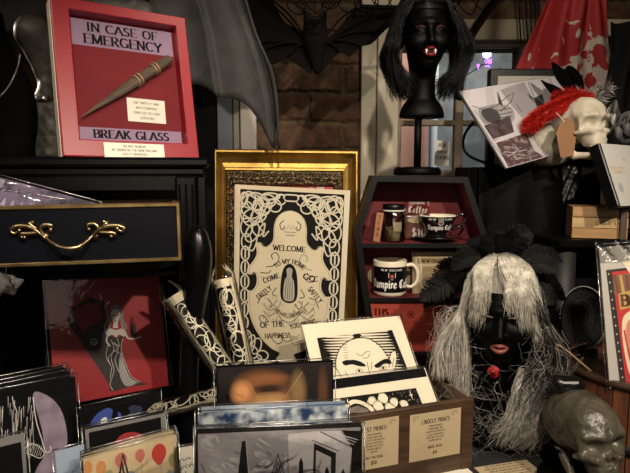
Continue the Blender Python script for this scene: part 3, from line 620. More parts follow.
# ================================================================ BUST with chain
bb = P(8, 157, 1.2); bb.z = ztop+.001
t = thing('necklace_bust', 'black velvet necklace bust at the left edge on the cabinet', 'display bust', bb)
vel = mat('black_velvet', (.002, .002, .002), .95, spec=.05)
def bu(X, Y, Z):
    f = ell(X, Y, Z, (-.02, 0, .10), (.085, .04, .13)); f = smin(f, cap(X, Y, Z, (-.02, 0, .2), (-.02, 0, .29), .028, .024), .03); f = smin(f, rbox(X, Y, Z, (-.02, 0, .012), (.06, .04, .012), .008), .03); return f
sdf_obj('bust_form', bu, (-.13, -.06, -.001), (.09, .06, .33), .006, vel, t)
t2 = thing('chain_necklace', 'thin silver chain hanging on the black velvet bust', 'necklace', bb)
b = MB(); silver = mat('silver', (.6, .58, .55), .3, metal=1)
ch = spline([P(20, 55, 1.135)-bb, P(18, 66, 1.13)-bb, P(12, 80, 1.12)-bb, P(4, 92, 1.12)-bb, P(-8, 100, 1.12)-bb, P(-20, 90, 1.12)-bb, P(-30, 55, 1.13)-bb], 10)
for i, p in enumerate(ch): 
    Mx = Matrix.Translation(p) @ Matrix.Rotation(i*1.3, 4, 'Z'); b.tube([(.0010*math.cos(a), 0, .0015*math.sin(a)) for a in [2*PI*k/8 for k in range(8)]], .00035, silver, 4, Mx, closed=True)
b.build('chain', t2, True)
# ================================================================ GOLD FRAME on its easel strut
goldf = mat('worn_gold_leaf', (.40, .25, .06), .42, metal=.85, c2=(.17, .10, .028), sc=14, bump=.25, bsc=70, lo=.3, hi=.75)
blackorn = mat('black_gilt_ornament', (.02, .017, .013), .35, c2=(.35, .24, .1), sc=160, lo=.52, hi=.62, bump=.9, bsc=160, dist=.004)
M, w, h = fit([(213, 145.5), (357, 154), (359, 400), (217, 402)], 1.47, .04, 0, wl=10, wy=10)
t = thing('gilt_picture_frame', 'ornate gold picture frame with black carved inner moulding behind the poster', 'picture frame', M)
q = lambda x, y: onsheet(M, x, y)
a = q(226, 167); c = q(343, 175); a2 = q(234, 180); c2 = q(334.5, 190)
xi0, xi1, zi1 = a[0], c[0], (a[1]+c[1])/2; zi0 = -h/2+(h/2-zi1); xj0, xj1, zj1 = a2[0], c2[0], (a2[1]+c2[1])/2; zj0 = -h/2+(h/2-zj1)
b = MB(); frame_bars(b, -w/2, w/2, -h/2, h/2, xi0, xi1, zi0, zi1, 0, .03, goldf, [(0, .03), (0, .002), (.06, -.004), (.14, -.004), (.2, .0), (.35, .012), (.6, .019), (.8, .017), (.86, .009), (.95, .008), (1, .014), (1, .03)])
b.build('gilt_moulding', t)
b = MB(); frame_bars(b, xi0+.001, xi1-.001, zi0+.001, zi1-.001, xj0, xj1, zj0, zj1, 0, .03, blackorn, [(0, .03), (0, .008), (.15, .004), (.3, .009), (.5, .003), (.75, .009), (.85, .006), (1, .014), (1, .03)])
gilt = mat('gilt_bead', (.45, .31, .12), .4, metal=.8); n = 70
for i in range(n):          # beaded inner lip
    for X in (xi0+(xj0-xi0)*.3, xi1+(xj1-xi1)*.3):
        b.lathe([(.0004, -.0025), (.0028, 0), (.0004, .0025)], gilt, Matrix.Translation((X, .005, zi0+(zi1-zi0)*(i+.5)/n)), 6)
n = 34
for i in range(n): b.lathe([(.0004, -.0025), (.0028, 0), (.0004, .0025)], gilt, Matrix.Translation((xi0+(xi1-xi0)*(i+.5)/n, .005, zi1+(zj1-zi1)*.3)), 6)
b.build('carved_inner_moulding', t)
s = Sheet(xj1-xj0+.006, zj1-zj0+.006, mat('red_print', (.38, .03, .03), .6), .002); ux = (xj0+xj1)/2; uz = (zj0+zj1)/2
s.fn = None
for k in range(26):
    x = random.uniform(-s.w*.42, s.w*.42); z = s.h/2-random.uniform(.008, .028); s.line(sp2([(x, z), (x+.004, z+random.uniform(-.004, .006)), (x+.009, z-.002)], 4), .0011, mat('white_ink', (.6, .57, .52), .6), 2)
s.text('IK', s.w*.36, s.h/2-.024, .017, MC['white_ink'], w=.22, t=.1)
s.build('red_print', t, Matrix.Translation((ux, .022, uz)))
b = MB(); b.box((xj0-.004, .026, zj0-.004), (xj1+.004, .03, zj1+.004), KRAFT); b.build('backing_board', t)
b = MB(); b.box((-.03, .031, -.02), (.03, .037, .0), oak); z0 = -h/2; b.tube([(0, .034, 0), (0, .16, z0+.012)], .008, oak, 6); b.build('easel_strut', t)
# ================================================================ POSTER
pink = mat('poster_black', (.010, .0095, .0085), .75, spec=.12); pcr = mat('poster_cream', (.66, .58, .41), .65, c2=(.60, .51, .35), sc=10); pg = mat('poster_grey_line', (.26, .23, .17), .7)
lineart = mat('poster_line_cream', (.60, .55, .42), .65)
def lattice(s, x0, x1, z0, z1, m, lw, seed=0, L=3, core=None):
    """interlaced straps filling a rectangle"""
    r = random.Random(seed); W = x1-x0; H = z1-z0; k = max(1, round(H/(W*1.55))); st = H/k
    for i in range(k):
        cz = z0+(i+.5)*st; cx = (x0+x1)/2
        for rx, rz, dx in ((W*.42, st*.52, 0), (W*.26, st*.34, W*.12), (W*.26, st*.34, -W*.12)):
            s.line([(cx+dx+rx*math.cos(a), cz+rz*math.sin(a)) for a in [2*PI*j/20 for j in range(20)]], lw, m, L, True)
        s.line([(cx-W*.45, cz-st*.5), (cx, cz-st*.1), (cx+W*.45, cz-st*.5)], lw, m, L); s.line([(cx-W*.45, cz+st*.5), (cx, cz+st*.1), (cx+W*.45, cz+st*.5)], lw, m, L)
def poster_art(s, W, H, cart=True):
    """W,H of the sheet; drawn in sheet fractions measured on the photograph"""
    X = lambda px: (px-291.5)/111*W; Z = lambda py: (273-py)/180*H; lw = W*.0125
    s.rect(X(240), Z(361), X(343.5), Z(187), pink, 1)
    for sg in (1, -1):
        mx = lambda px: X(291.5+sg*(291.5-px))
        # side chains
        for k in range(8):
            cz = 250+k*14.2; cx = 246
            s.line([(mx(cx+4.2*math.cos(a)), Z(cz+6.8*math.sin(a))) for a in [2*PI*j/18 for j in range(18)]], lw, lineart, 3, True)
            s.line([(mx(cx-3.6), Z(cz+4)), (mx(cx-3.6), Z(cz-4)), (mx(cx), Z(cz-8)), (mx(cx+3.6), Z(cz-4)), (mx(cx+3.6), Z(cz+4)), (mx(cx), Z(cz+8))], lw*.9, lineart, 4, True)
            s.line([(mx(cx), Z(cz-5)), (mx(cx), Z(cz+5))], lw*1.1, lineart, 3)
        # corner tangle
        for cx, cy, rx, ry, a0 in ((249, 197, 7, 8, 0), (255, 199, 9, 7, 20), (262, 203, 9, 8, 40), (247, 209, 6, 10, 10), (252, 214, 8, 9, 60), (247, 224, 6, 9, 0), (253, 229, 6, 10, 30), (247, 238, 5, 8, 0), (268, 197, 8, 6, 0), (275, 201, 7, 6, 30), (281, 195, 5, 5, 0), (259, 212, 6, 8, 70), (252, 203, 11, 12, 0), (266, 205, 4, 8, 45), (244, 196, 3.5, 6, 0), (271, 192.5, 9, 3.2, 0)):
            ca, sa = math.cos(math.radians(a0)), math.sin(math.radians(a0))
            s.line([(mx(cx+rx*math.cos(a)*ca-ry*math.sin(a)*sa), Z(cy+rx*math.cos(a)*sa+ry*math.sin(a)*ca)) for a in [2*PI*j/22 for j in range(22)]], lw, lineart, 3+(int(cx) % 3), True)
        for pts in ([(243, 190), (256, 196), (262, 210), (252, 222), (258, 232), (264, 228)], [(243, 205), (252, 190), (268, 196), (262, 214), (266, 222)], [(266, 228), (261, 224), (266, 219), (264, 232), (270, 226)], [(258, 232), (257, 240), (253, 247), (248, 243)], [(290, 191), (280, 191), (272, 199), (262, 192), (255, 206)]):
            s.line(sp2([(mx(x), Z(y)) for x, y in pts], 5), lw, lineart, 6)
        # bottom corner tangle
        for cx, cy, rx, ry, a0 in ((247, 351, 6, 9, 0), (254, 352, 7, 7, 30), (259, 345, 5, 9, 20), (249, 338, 5, 9, 0), (266, 354, 6, 5, 0), (256, 357, 9, 4, 0), (253, 344, 4, 11, 15)):
            ca, sa = math.cos(math.radians(a0)), math.sin(math.radians(a0))
            s.line([(mx(cx+rx*math.cos(a)*ca-ry*math.sin(a)*sa), Z(cy+rx*math.cos(a)*sa+ry*math.sin(a)*ca)) for a in [2*PI*j/20 for j in range(20)]], lw, lineart, 3+(int(cx) % 3), True)
    s.rect(X(285), Z(197), X(298), Z(189), pink, 7); s.line([(X(286), Z(190)), (X(297), Z(190)), (X(299), Z(193)), (X(297), Z(196)), (X(286), Z(196)), (X(284), Z(193))], lw, lineart, 8, True)
    half = [(291.5, 205), (284, 207), (278, 213), (275.5, 222), (275, 234), (271, 240), (266, 242), (262, 238), (258.5, 240), (259, 250), (255, 258), (250.5, 264), (250, 269), (253, 271), (257, 268), (259.5, 273), (259, 281), (255, 287), (250.5, 288), (251, 300), (253, 312), (258, 325), (266, 337), (276, 346), (284, 350), (281, 357), (288, 361)]
    pts = sp2([(X(x), Z(y)) for x, y in half], 4); out = pts+[(-x, z) for x, z in pts[::-1]]
    s.poly([(x*1.035, z*1.0) for x, z in out], pcr, 9)
    s.line([(x*.985, z) for x, z in out], W*.004, pg, 10)
    # crown
    s.line([(X(x), Z(y)) for x, y in ((286, 226), (285, 220), (288, 223), (289.5, 219), (292, 223), (294, 219), (296, 223), (298.5, 220), (297.5, 226))], W*.008, pg, 11, True); s.line([(X(287), Z(229)), (X(296), Z(229))], W*.01, pg, 11)
    # portrait niche with a plain cloaked figure
    s.poly(sp2([(X(x), Z(y)) for x, y in ((284, 292), (283.5, 275), (286, 262), (292, 257), (298, 262), (300.5, 275), (300, 292), (292, 297))], 5, True), pink, 11)
    s.poly(sp2([(X(x), Z(y)) for x, y in ((286.5, 292), (287, 276), (289.5, 270), (289, 263), (292, 261), (295, 263), (294.5, 270), (297, 276), (297.5, 292), (292, 295))], 4, True), mat('poster_grey', (.36, .34, .30), .7), 12)
    for k in range(9): s.line(sp2([(X(288+k), Z(272+(k % 3))), (X(287.6+k*1.1), Z(282)), (X(287+k*1.2), Z(292))], 3), W*.004, pink if k % 2 else pcr, 13)
    # words
    tk = dict(w=.2, t=.1)
    s.text('WELCOME', X(291), Z(244.5), W*.047, INK, L=11, sx=1.0, **tk)
    def arct(txt, cx, cy, r, deg, hgt, sx=1, flip=False, **k):
        def wp(a, b_):
            th = math.radians(deg)-a/r if not flip else math.radians(deg)+a/r; R_ = r+b_ if not flip else r-b_
            return (cx+R_*math.cos(th), cy+R_*math.sin(th))
        for pl in textpolys(txt, 0, 0, hgt, warp=wp, sx=sx, **tk): s.poly(pl, INK, 11)
    def rt_(txt, px, py, an, hgt, sx):
        ca, sa = math.cos(an), math.sin(an)
        for pl in textpolys(txt, 0, 0, hgt, sx=sx, warp=lambda a, b_: (X(px)+a*ca-b_*sa, Z(py)+a*sa+b_*ca), **tk): s.poly(pl, INK, 11)
    arct('TO MY HOME', X(292), Z(275), W*.17, 90, W*.040, .82)
    rt_('COME', 274.5, 275, .42, W*.045, 1.0); rt_('GO', 311.5, 272, -.25, W*.050, 1.2)
    rt_('FREELY', 268, 290, .72, W*.045, .8); rt_('SAFELY', 317, 288, -.85, W*.045, .8)
    arct('AND LEAVE SOMETHING', X(292), Z(288), W*.21, 270, W*.03, .62, True)
    rt_('OF THE', 276, 323, .16, W*.052, .95); rt_('YOU BRING', 308, 319.5, .30, W*.045, .8); rt_('HAPPINESS', 282, 334, .14, W*.045, .8)
    # scrolls and banner
    for pts in ([(266, 300), (272, 306), (280, 303), (285, 309), (292, 312), (299, 309), (304, 303), (312, 306), (318, 300)], [(266, 306), (272, 312), (280, 308), (285, 314), (292, 317), (299, 314), (304, 308), (312, 312), (318, 306)]):
        s.line(sp2([(X(x), Z(y)) for x, y in pts], 4), W*.011, pg, 10)
    for sg in (1, -1):
        for pts in ([(268, 262), (276, 260), (281, 253), (278, 247), (273, 250), (275, 254)], [(262, 268), (270, 268), (273, 265)], [(262, 272), (271, 274), (276, 270)], [(260, 300), (264, 292), (270, 290)], [(272, 318), (266, 312), (262, 314), (264, 319)], [(285, 215), (281, 219), (283, 224), (286, 221)],
                    [(276, 336), (282, 340), (287, 336), (284, 331), (281, 334)], [(285, 330), (291, 337), (298, 334), (305, 328)], [(270, 294), (275, 300), (272, 304)], [(280, 294), (277, 299), (281, 302), (284, 297)], [(279, 282), (275, 289), (280, 291)]):
            s.line(sp2([(X(291.5+sg*(291.5-x)), Z(y)) for x, y in pts], 4), W*.0075, pg if random.random() < .5 else INK, 10)
    for k in range(150):     # engraved shading around the niche and banner
        sg = random.choice((-1, 1)); x = random.uniform(5, 27); y = random.uniform(292, 320); s.line([(X(291.5+sg*x), Z(y)), (X(291.5+sg*(x+random.uniform(-2, 2))), Z(y+random.uniform(1, 3)))], W*.005, pg, 10)
M, w, h = fit([(236.5, 183), (347.5, 192), (340.5, 371), (234.5, 361)], 1.28, .1, 0, wl=10, wy=6)
t = thing('welcome_poster', 'tall cream and black Welcome To My Home poster leaning on the gold frame', 'poster', M)
# let the sheet run down to the table
s = Sheet(w, h, pcr, .0012); poster_art(s, w, h)
low = (M @ Vector((0, 0, -h/2))).z; ext = max(0, (low-TZ-.004)/math.cos(.1))
s.mb.box((-w/2, 0, -h/2-ext), (w/2, .0012, -h/2), pcr); s.build('sheet', t)
b = MB(); b.box((-w/2-.004, .0016, -h/2-ext), (w/2+.004, .004, h/2+.0), mat('white_backing_board', (.6, .56, .47), .7)); b.build('backing_board', t)
# ================================================================ ROLLED POSTERS
def roll(name_lab, A, B, r, seed, tilt_mat=pcr):
    """rolled poster from A (open top) to B (foot), print outwards, clear bag twisted over the top"""
    A, B = Vector(A), Vector(B); L = (A-B).length; Mr = Matrix.Translation(B) @ (A-B).to_track_quat('Z', 'Y').to_matrix().to_4x4()
    t = thing('rolled_poster', name_lab, 'rolled poster', Mr, 'rolled posters between the cabinet and the gold frame')
    b = MB(); b.grid(lambda u, v: ((r-.004*u)*math.cos(u*13+.3), (r-.004*u)*math.sin(u*13+.3), L*v), 90, 4, pcr)
    s = Sheet(1, 1, pcr, fn=lambda x, y, Ln: ((r+.0004+.0001*Ln)*math.cos(x/r), (r+.0004+.0001*Ln)*math.sin(x/r), y))
    rd = random.Random(seed); W = 2*PI*r
    bl = lambda x0, x1, z0, z1: [s.poly([(x0+(x1-x0)*i/8, z0), (x0+(x1-x0)*(i+1)/8, z0), (x0+(x1-x0)*(i+1)/8, z1), (x0+(x1-x0)*i/8, z1)], INK, 1) for i in range(8)]
    for k in range(3):
        x0 = W*k/3; bl(x0+.002, x0+W*.23, L*.03, L*.93)
        for j in range(20):
            cx = x0+rd.uniform(.006, W*.19); cz = rd.uniform(.05, .9)*L; rr_ = rd.uniform(.007, .017); ell_ = [(cx+rr_*math.cos(a), cz+rr_*1.5*math.sin(a)) for a in [2*PI*i/18 for i in range(18)]]
            s.line(ell_, .0019, lineart, 3+j % 4, True)
        s.line(sp2([(x0+W*.3, L*.02), (x0+W*.27, L*.3), (x0+W*.31, L*.6), (x0+W*.28, L*.95)], 5), .0016, INK, 2)
    o = b.build('paper', t, True); s.mb.build('printed_face', o)
    b = MB(); b.grid(lambda u, v: ((r+.0018+.0007*math.sin(u*40+v*9)+.5*r*max(0, v-.93)/.07*-1.2)*math.cos(2*PI*u), (r+.0018+.0007*math.sin(u*33+v*7)-.6*r*max(0, v-.93)/.07)*math.sin(2*PI*u), (L+.03)*v), 36, 24, CLEAR)
    for k in range(5): a = k*1.3; b.tube([((r+.002)*math.cos(a+z*4), (r+.002)*math.sin(a+z*4), L*.93+z*.5) for z in (0, .01, .02, .03)], .0008, EDGE, 4)
    b.build('plastic_sleeve', t, True); return t
def onz(px, py, z):  # where the sight line of a photograph point meets a height
    p = P(px, py, 1.0); k = (z-CAMZ)/(p.z-CAMZ); return Vector((p.x*k, k, z))
A = P(223, 279, 1.12); B = P(247, 392, 1.08); B.z = max(B.z, TZ+.02); roll('cream rolled poster standing upright in clear plastic left of the welcome poster', A, B, .024, 3)
A = P(173, 296, 1.02); B = P(246, 404, 1.00); B.z = max(B.z, TZ+.02); rt = roll('patterned rolled poster slanting down to the right behind the black scroll leg', A, B, .0215, 8)
A = P(140, 416, 1.01); B = P(232, 392, .985); roll('dark lattice rolled poster lying low behind the left card packs', A, B, .016, 5)
# ================================================================ COFFIN SHELF
YC = 1.40; cblk = mat('coffin_black_paint', (.0025, .003, .003), .45, spec=.25); cred = mat('coffin_red_lining', (.13, .005, .008), .7, c2=(.10, .004, .006), sc=6)
def W2d(px, py): p = P(px, py, YC); return (p.x, p.z)
outl = [W2d(373, 175.5), W2d(468, 177), W2d(488, 238), W2d(463, 404), W2d(379, 404), W2d(354.5, 234)]
outl[3] = (outl[3][0], TZ+.002); outl[4] = (outl[4][0], TZ+.002)
cxm = sum(p[0] for p in outl)/6; org = Vector((cxm, YC, TZ+.002)); ol = [(x-cxm, z-TZ-.002) for x, z in outl]
t = thing('coffin_shelf', 'black coffin shaped shelf with dark red lining standing on the table', 'shelf', org)
def inset(poly, d):
    out = []; n = len(poly)
    for i in range(n):
        p0, p1, p2 = Vector(poly[i-1]), Vector(poly[i]), Vector(poly[(i+1) % n]); e1 = (p1-p0).normalized(); e2 = (p2-p1).normalized(); n1 = Vector((e1.y, -e1.x)); n2 = Vector((e2.y, -e2.x)); bs = (n1+n2).normalized(); out.append(tuple(p1+bs*(d/bs.dot(n1))))
    return out
inn = inset(ol, .015); 
if abs(inn[0][0]) > abs(ol[0][0]): inn = inset(ol, -.015)
DC = .11; b = MB(); vs = []
for k in range(6):
    vs += [(ol[k][0], 0, ol[k][1]), (ol[k][0], DC, ol[k][1]), (inn[k][0], 0, inn[k][1]), (inn[k][0], DC, inn[k][1])]
fs = []; fr = []
for k in range(6):
    a, c = k*4, ((k+1) % 6)*4; fs += [(a, c, c+1, a+1), (a+2, a, c, c+2), (a+1, a+3, c+3, c+1)]; fr.append((a+2, c+2, c+3, a+3))
b.add(vs, fs, cblk); b.add(vs, fr, cred); b.build('coffin_side', t)
b = MB(); b.prism(inn, DC-.006, DC, cred); b.build('back_panel', t)
def shelfz(py): return P(400, py, YC).z-org.z
def halfw(z, sgn):
    pts = inn; xs = []
    for i in range(6):
        (x0, z0), (x1, z1) = pts[i], pts[(i+1) % 6]
        if (z0-z)*(z1-z) <= 0 and z0 != z1: xs.append(x0+(x1-x0)*(z-z0)/(z1-z0))
    return max(xs) if sgn > 0 else min(xs)
SH = {}
for i, py in enumerate((243.5, 298, 352)):
    z = shelfz(py); SH[i] = z+org.z; x0, x1 = halfw(z-.006, -1), halfw(z-.006, 1); b = MB(); b.box((x0, .002, z-.012), (x1, .0045, z), cblk, bev=.0005); b.box((x0, .0045, z-.012), (x1, DC-.006, z), cred); b.build('shelf_board', t)
# jar
glassj = film('jar_glass', tint=(.93, .95, .92), gloss=.05, rough=.04, bump=.03)
YJ = YC+.045; jc = P(393, 240, YJ); jc.z = SH[0]+.0005
t = thing('spice_jar', 'small glass jar of dried herbs with black lid on the coffin shelf', 'jar', jc)
b = MB(); jh = .088; b.lathe([(.001, 0), (.029, 0), (.031, .004), (.031, .068), (.026, .076), (.0255, .082), (.0245, .082), (.025, .075), (.0297, .067), (.0297, .005), (.027, .002), (.001, .002)], glassj, n=32, cap=False); b.build('glass_body', t, True)
b = MB(); b.lathe([(.001, .078), (.028, .078), (.0285, .080), (.0285, .082)], mat('white_seal', (.6, .58, .5), .5), n=32); b.lathe([(.001, .0822), (.028, .0822), (.0285, .0835), (.0285, .094), (.027, .096), (.001, .096)], BLACK, n=32, cap=False); b.build('lid', t, True)
b = MB(); herb = mat('dried_herbs', (.30, .23, .13), .9, c2=(.12, .09, .05), sc=160); hp = [(.001, .003), (.027, .003), (.0288, .01), (.0288, .026), (.02, .031), (.001, .034)]; b.lathe(hp, herb, n=24, cap=False)
for k in range(260):
    a = random.uniform(0, 2*PI); r_ = .0285*math.sqrt(random.random()); z = random.uniform(.01, .036); p = Vector((r_*math.cos(a), r_*math.sin(a), z)); d = Vector((random.uniform(-1, 1), random.uniform(-1, 1), random.uniform(-.5, .5))).normalized()*.004; p.x *= .85; p.y *= .85; b.tube([p-d, p+d], .0007, herb, 4)
b.build('dried_herbs', t)
s = Sheet(.026, .03, mat('kraft_label', (.30, .24, .15), .7), fn=lambda x, y, L: (.0302*math.sin(x/.031), -.0302*math.cos(x/.031), y))
for i in range(6): s.poly([(-.004+.004*i, .028), (.0+.004*i, .028), (.0+.004*i, .052), (-.004+.004*i, .052)], MC['kraft_label'], 0)
o = s.mb.build('paper_label', t)
# wooden tag standing beside it
p = P(377, 240, YC+.03); p.z = SH[0]+.0005
s = Sheet(.018, .075, mat('cedar_strip', (.34, .15, .07), .7, c2=(.25, .1, .05), sc=9), .003)
for i, ch in enumerate('TEAS'): s.text(ch, 0, .022-.015*i, .008, INK)
tag(s.build('wooden_tag', None, Matrix.Translation(p+Vector((.003, 0, .038))) @ rotm(0, 0, .13)), 'narrow reddish wooden tag leaning on the herb jar in the coffin shelf', 'tag')
# bag of coffee behind
bagm = mat('brown_coffee_bag', (.10, .03, .018), .35, c2=(.06, .02, .012), sc=30, bump=.5, bsc=30, coat=.3); p = P(416, 240, YC+.08); p.z = SH[0]+.0005
t = thing('coffee_bag', 'clear topped bag of dark coffee with white lettering between jar and teacup', 'bag', p)
def bg(X, Y, Z): return rbox(X, Y, Z*1.0, (0, 0, .035), (.036, .014-.0*Z, .035), .01)+wob(X, Y, Z, 110, .002)
sdf_obj('bag_body', bg, (-.045, -.022, -.001), (.045, .022, .08), .003, bagm, t)
b = MB(); b.grid(lambda u, v: (-.034+.068*u, -.004*math.cos(v*3)*math.sin(u*9)*.6, .066+.035*v), 8, 4, film('bag_film', tint=(.9, .6, .55), gloss=.1)); b.build('clear_top', t, True)
s = Sheet(.05, .06, bagm, fn=lambda x, y, L: (x, -.0165-.0001*L, y+.035)); wi = MC['white_ink']
s.text('Coffee', .0, .038, .016, wi, font=BL, w=.16, t=.06, ang=.7, serif=False, sx=.9); s.text('PREMIUM', .0, .06, .006, wi, w=.16); s.text('$10', .004, -.024, .02, wi, w=.16, serif=False, align='c'); s.disc(-.005, .018, .022, .008, mat('tan_oval', (.3, .22, .13), .6), 1); s.mb.build('lettering', t)
# teacup and saucer
blackgl = mat('black_glaze', (.006, .006, .007), .12, coat=.5); creamgl = mat('cream_glaze', (.72, .66, .52), .25)
p = P(437, 241, YC+.04); p.z = SH[0]+.0005
t = thing('saucer', 'glossy black saucer under the teacup on the coffin shelf', 'saucer', p); b = MB(); b.lathe([(.001, .002), (.022, .0), (.026, .004), (.055, .012), (.057, .0135), (.055, .0145), (.026, .0075), (.022, .006), (.001, .0055)], blackgl, n=40, cap=False); b.build('dish', t, True)
p2 = p+Vector((0, 0, .0065)); t = thing('teacup', 'black teacup with white gothic lettering on its black saucer', 'teacup', p2)
b = MB(); prof = [(.001, .001), (.017, 0), (.021, .002), (.019, .008), (.024, .016), (.036, .032), (.043, .048), (.0465, .060)]
b.lathe(prof, blackgl, n=44, cap=False); b.build('cup_body', t, True); b = MB(); b.lathe([(.0465, .060), (.0458, .0625), (.0445, .060), (.041, .048), (.034, .032), (.022, .017), (.001, .012)], creamgl, n=44, cap=False); b.build('cream_inside', t, True)
b = MB(); b.tube(spline([(.041, 0, .05), (.052, 0, .061), (.068, 0, .063), (.074, 0, .055), (.066, 0, .042), (.052, 0, .03), (.033, 0, .026)], 5), .0032, blackgl, 8); b.tube(spline([(.058, 0, .034), (.066, 0, .03), (.072, 0, .034)], 4), .002, blackgl, 6); b.build('cup_handle', t, True)
def cone(rt, rb_, zt_, zb2):
    def f(x, y, L): r = rb_+(rt-rb_)*(y-zb2)/(zt_-zb2)+.0006+.0001*L; return (r*math.sin(x/r), -r*math.cos(x/r), y)
    return f
s = Sheet(1, 1, None, fn=cone(.043, .036, .048, .032)); wi2 = mat('white_glaze_print', (.75, .72, .65), .4); redg = mat('red_glaze_print', (.5, .06, .05), .4)
s.text('Vampire Café', 0, .0265, .0125, wi2, font=BL, w=.2, t=.07, ang=.75, serif=False, sp=.04, sx=.86); s.text('NEW ORLEANS', 0, .0515, .0048, wi2, w=.22, serif=False, sp=.35, sx=1.2)
s.line([(-.006, .048), (-.006, .042), (0, .038), (.006, .042), (.006, .048)], .0016, wi2, 3, True); s.disc(0, .0435, .0025, .003, redg, 2)
s.mb.build('white_lettering', t)
# mug
p = P(389.5, 296, YC+.045); p.z = SH[1]+.0005
t = thing('coffee_mug', 'white mug with black gothic lettered band on the lower coffin shelf', 'mug', p)
R0, H0 = .0435, .092; b = MB(); b.lathe([(.001, .003), (.037, 0), (.041, .003), (R0, .008), (R0, H0-.003), (R0-.0015, H0), (R0-.0038, H0-.002), (R0-.0042, .01), (.03, .006), (.001, .006)], creamgl, n=48, cap=False); b.build('mug_body', t, True)
b = MB(); b.tube(spline([(R0-.002, 0, .076), (R0+.016, 0, .078), (R0+.028, 0, .062), (R0+.028, 0, .036), (R0+.014, 0, .02), (R0-.002, 0, .022)], 6), .0055, creamgl, 10, flat=.8); b.build('mug_handle', t, True)
f = lambda x, y, L: ((R0+.0003+.0001*L)*math.sin(x/R0), -(R0+.0003+.0001*L)*math.cos(x/R0), y)
s = Sheet(1, 1, None, fn=f)
for i in range(28): x = -.062+i*.0044; s.poly([(x, .012), (x+.0044, .012), (x+.0044, .078), (x, .078)], BLACK, 0)
s.text('Vampire Café', -.0005, .024, .021, wi2, font=BL, w=.2, t=.07, ang=.75, serif=False, sp=.04, sx=.86, L=3); s.text('NEW ORLEANS', 0, .068, .005, wi2, w=.2, serif=False, sp=.35, L=3)
s.poly([(-.009, .064), (-.009, .052), (0, .045), (.009, .052), (.009, .064)], wi2, 2); s.poly([(-.0072, .0625), (-.0072, .053), (0, .047), (.0072, .053), (.0072, .0625)], BLACK, 3); s.disc(0, .0545, .004, .005, redg, 4); s.mb.build('printed_band', t)
# oval tea sign and tan tea packet behind
M = Matrix.Translation(P(390.5, 275, YC+.097)) @ rotm(0, .02, .06); p = M.to_translation(); 
s = Sheet(1, 1, None, fn=None); s.mb = MB(); ov = [(.062*math.cos(a), .034*math.sin(a)) for a in [2*PI*i/40 for i in range(40)]]; tan = mat('tan_card', (.40, .33, .20), .7, c2=(.33, .26, .15), sc=12)
s.mb.prism(ov, 0, .002, tan); s.text('HOT TEA', .006, .016, .0095, INK, w=.12, t=.08); s.text('TIME', .036, .000, .009, INK, w=.12, t=.08); s.line([(x*.93, z*.9) for x, z in ov], .0008, INK, 1, True)
zz = SH[1]+.0005+.034; M = Matrix.Translation((p.x, p.y, zz+.004)) @ rotm(0, .02, .05)
tag(s.build('oval_card', None, M), 'oval cream card with handwriting standing behind the white mug', 'card')
M, w, h = fit([(413, 253.5), (457, 253.5), (457, 295), (412, 295)], YC+.05, 0, 0, wl=100, wy=100); M.translation.z = SH[1]+.001+h/2
t = thing('tea_packet', 'tan printed tea packet standing right of the mug handle', 'packet', M); s = Sheet(w, h, tan, .02); s.rect(-w*.4, h*.22, w*.4, h*.36, mat('tan_dark', (.22, .16, .08), .7), 1); s.text('NEW ORLEANS', 0, h*.25, h*.07, INK, w=.2, L=2)
s.rect(-w*.28, -h*.3, w*.36, h*.15, MC['tan_dark'], 1)
for k in range(40): x = random.uniform(-w*.26, w*.34); z = random.uniform(-h*.28, h*.13); s.line([(x, z), (x+.003, z+random.uniform(-.002, .002))], .0008, tan, 2)
s.line(sp2([(-w*.35, h*.4), (-w*.3, h*.1), (-w*.37, -h*.1), (-w*.28, -h*.35)], 5), .0012, MC['white_card'], 3); s.rect(-w*.5, -h*.5, -w*.44, h*.5, MC['tan_dark'], 1); s.build('packet_box', t)
# red box with black letters
redb = mat('faded_red_card', (.34, .04, .022), .6, c2=(.27, .03, .017), sc=5)
a = P(366.5, 303, YC+.012); c = P(452, 303, YC+.012); z0 = SH[2]+.0005; hh = P(400, 301.5, YC+.012).z-z0
t = thing('red_gift_box', 'red box with black lettering on the lowest coffin shelf', 'box', ((a.x+c.x)/2, YC+.012, z0+hh/2))
s = Sheet(c.x-a.x, hh, redb, .085); ww = c.x-a.x
s.text('THS', -ww*.33, hh*.5-.036, .0165, INK, font=dict(G), w=.24, t=.09); s.line([(ww*.02+.009*math.cos(k*PI/8), hh*.5-.034+.009*math.sin(k*PI/8)) for k in range(16)], .0015, INK, 2, True); s.text('M', ww*.02, hh*.5-.038, .009, INK)
s.line(sp2([(-ww*.1, hh*.5-.048), (-ww*.14, hh*.5-.04), (-ww*.1, hh*.5-.034), (-ww*.07, hh*.5-.045)], 4), .0015, INK, 2); s.line(sp2([(ww*.16, hh*.5-.03), (ww*.2, hh*.5-.02), (ww*.24, hh*.5-.03), (ww*.2, hh*.5-.045)], 4), .0015, INK, 2)
s.build('printed_box', t); b = MB(); b.box((-ww/2-.001, -.0015, hh/2-.0025), (ww/2+.001, .0855, hh/2+.001), mat('dark_red_lid', (.16, .012, .01), .6), bev=.001); b.build('lid_edge', t)
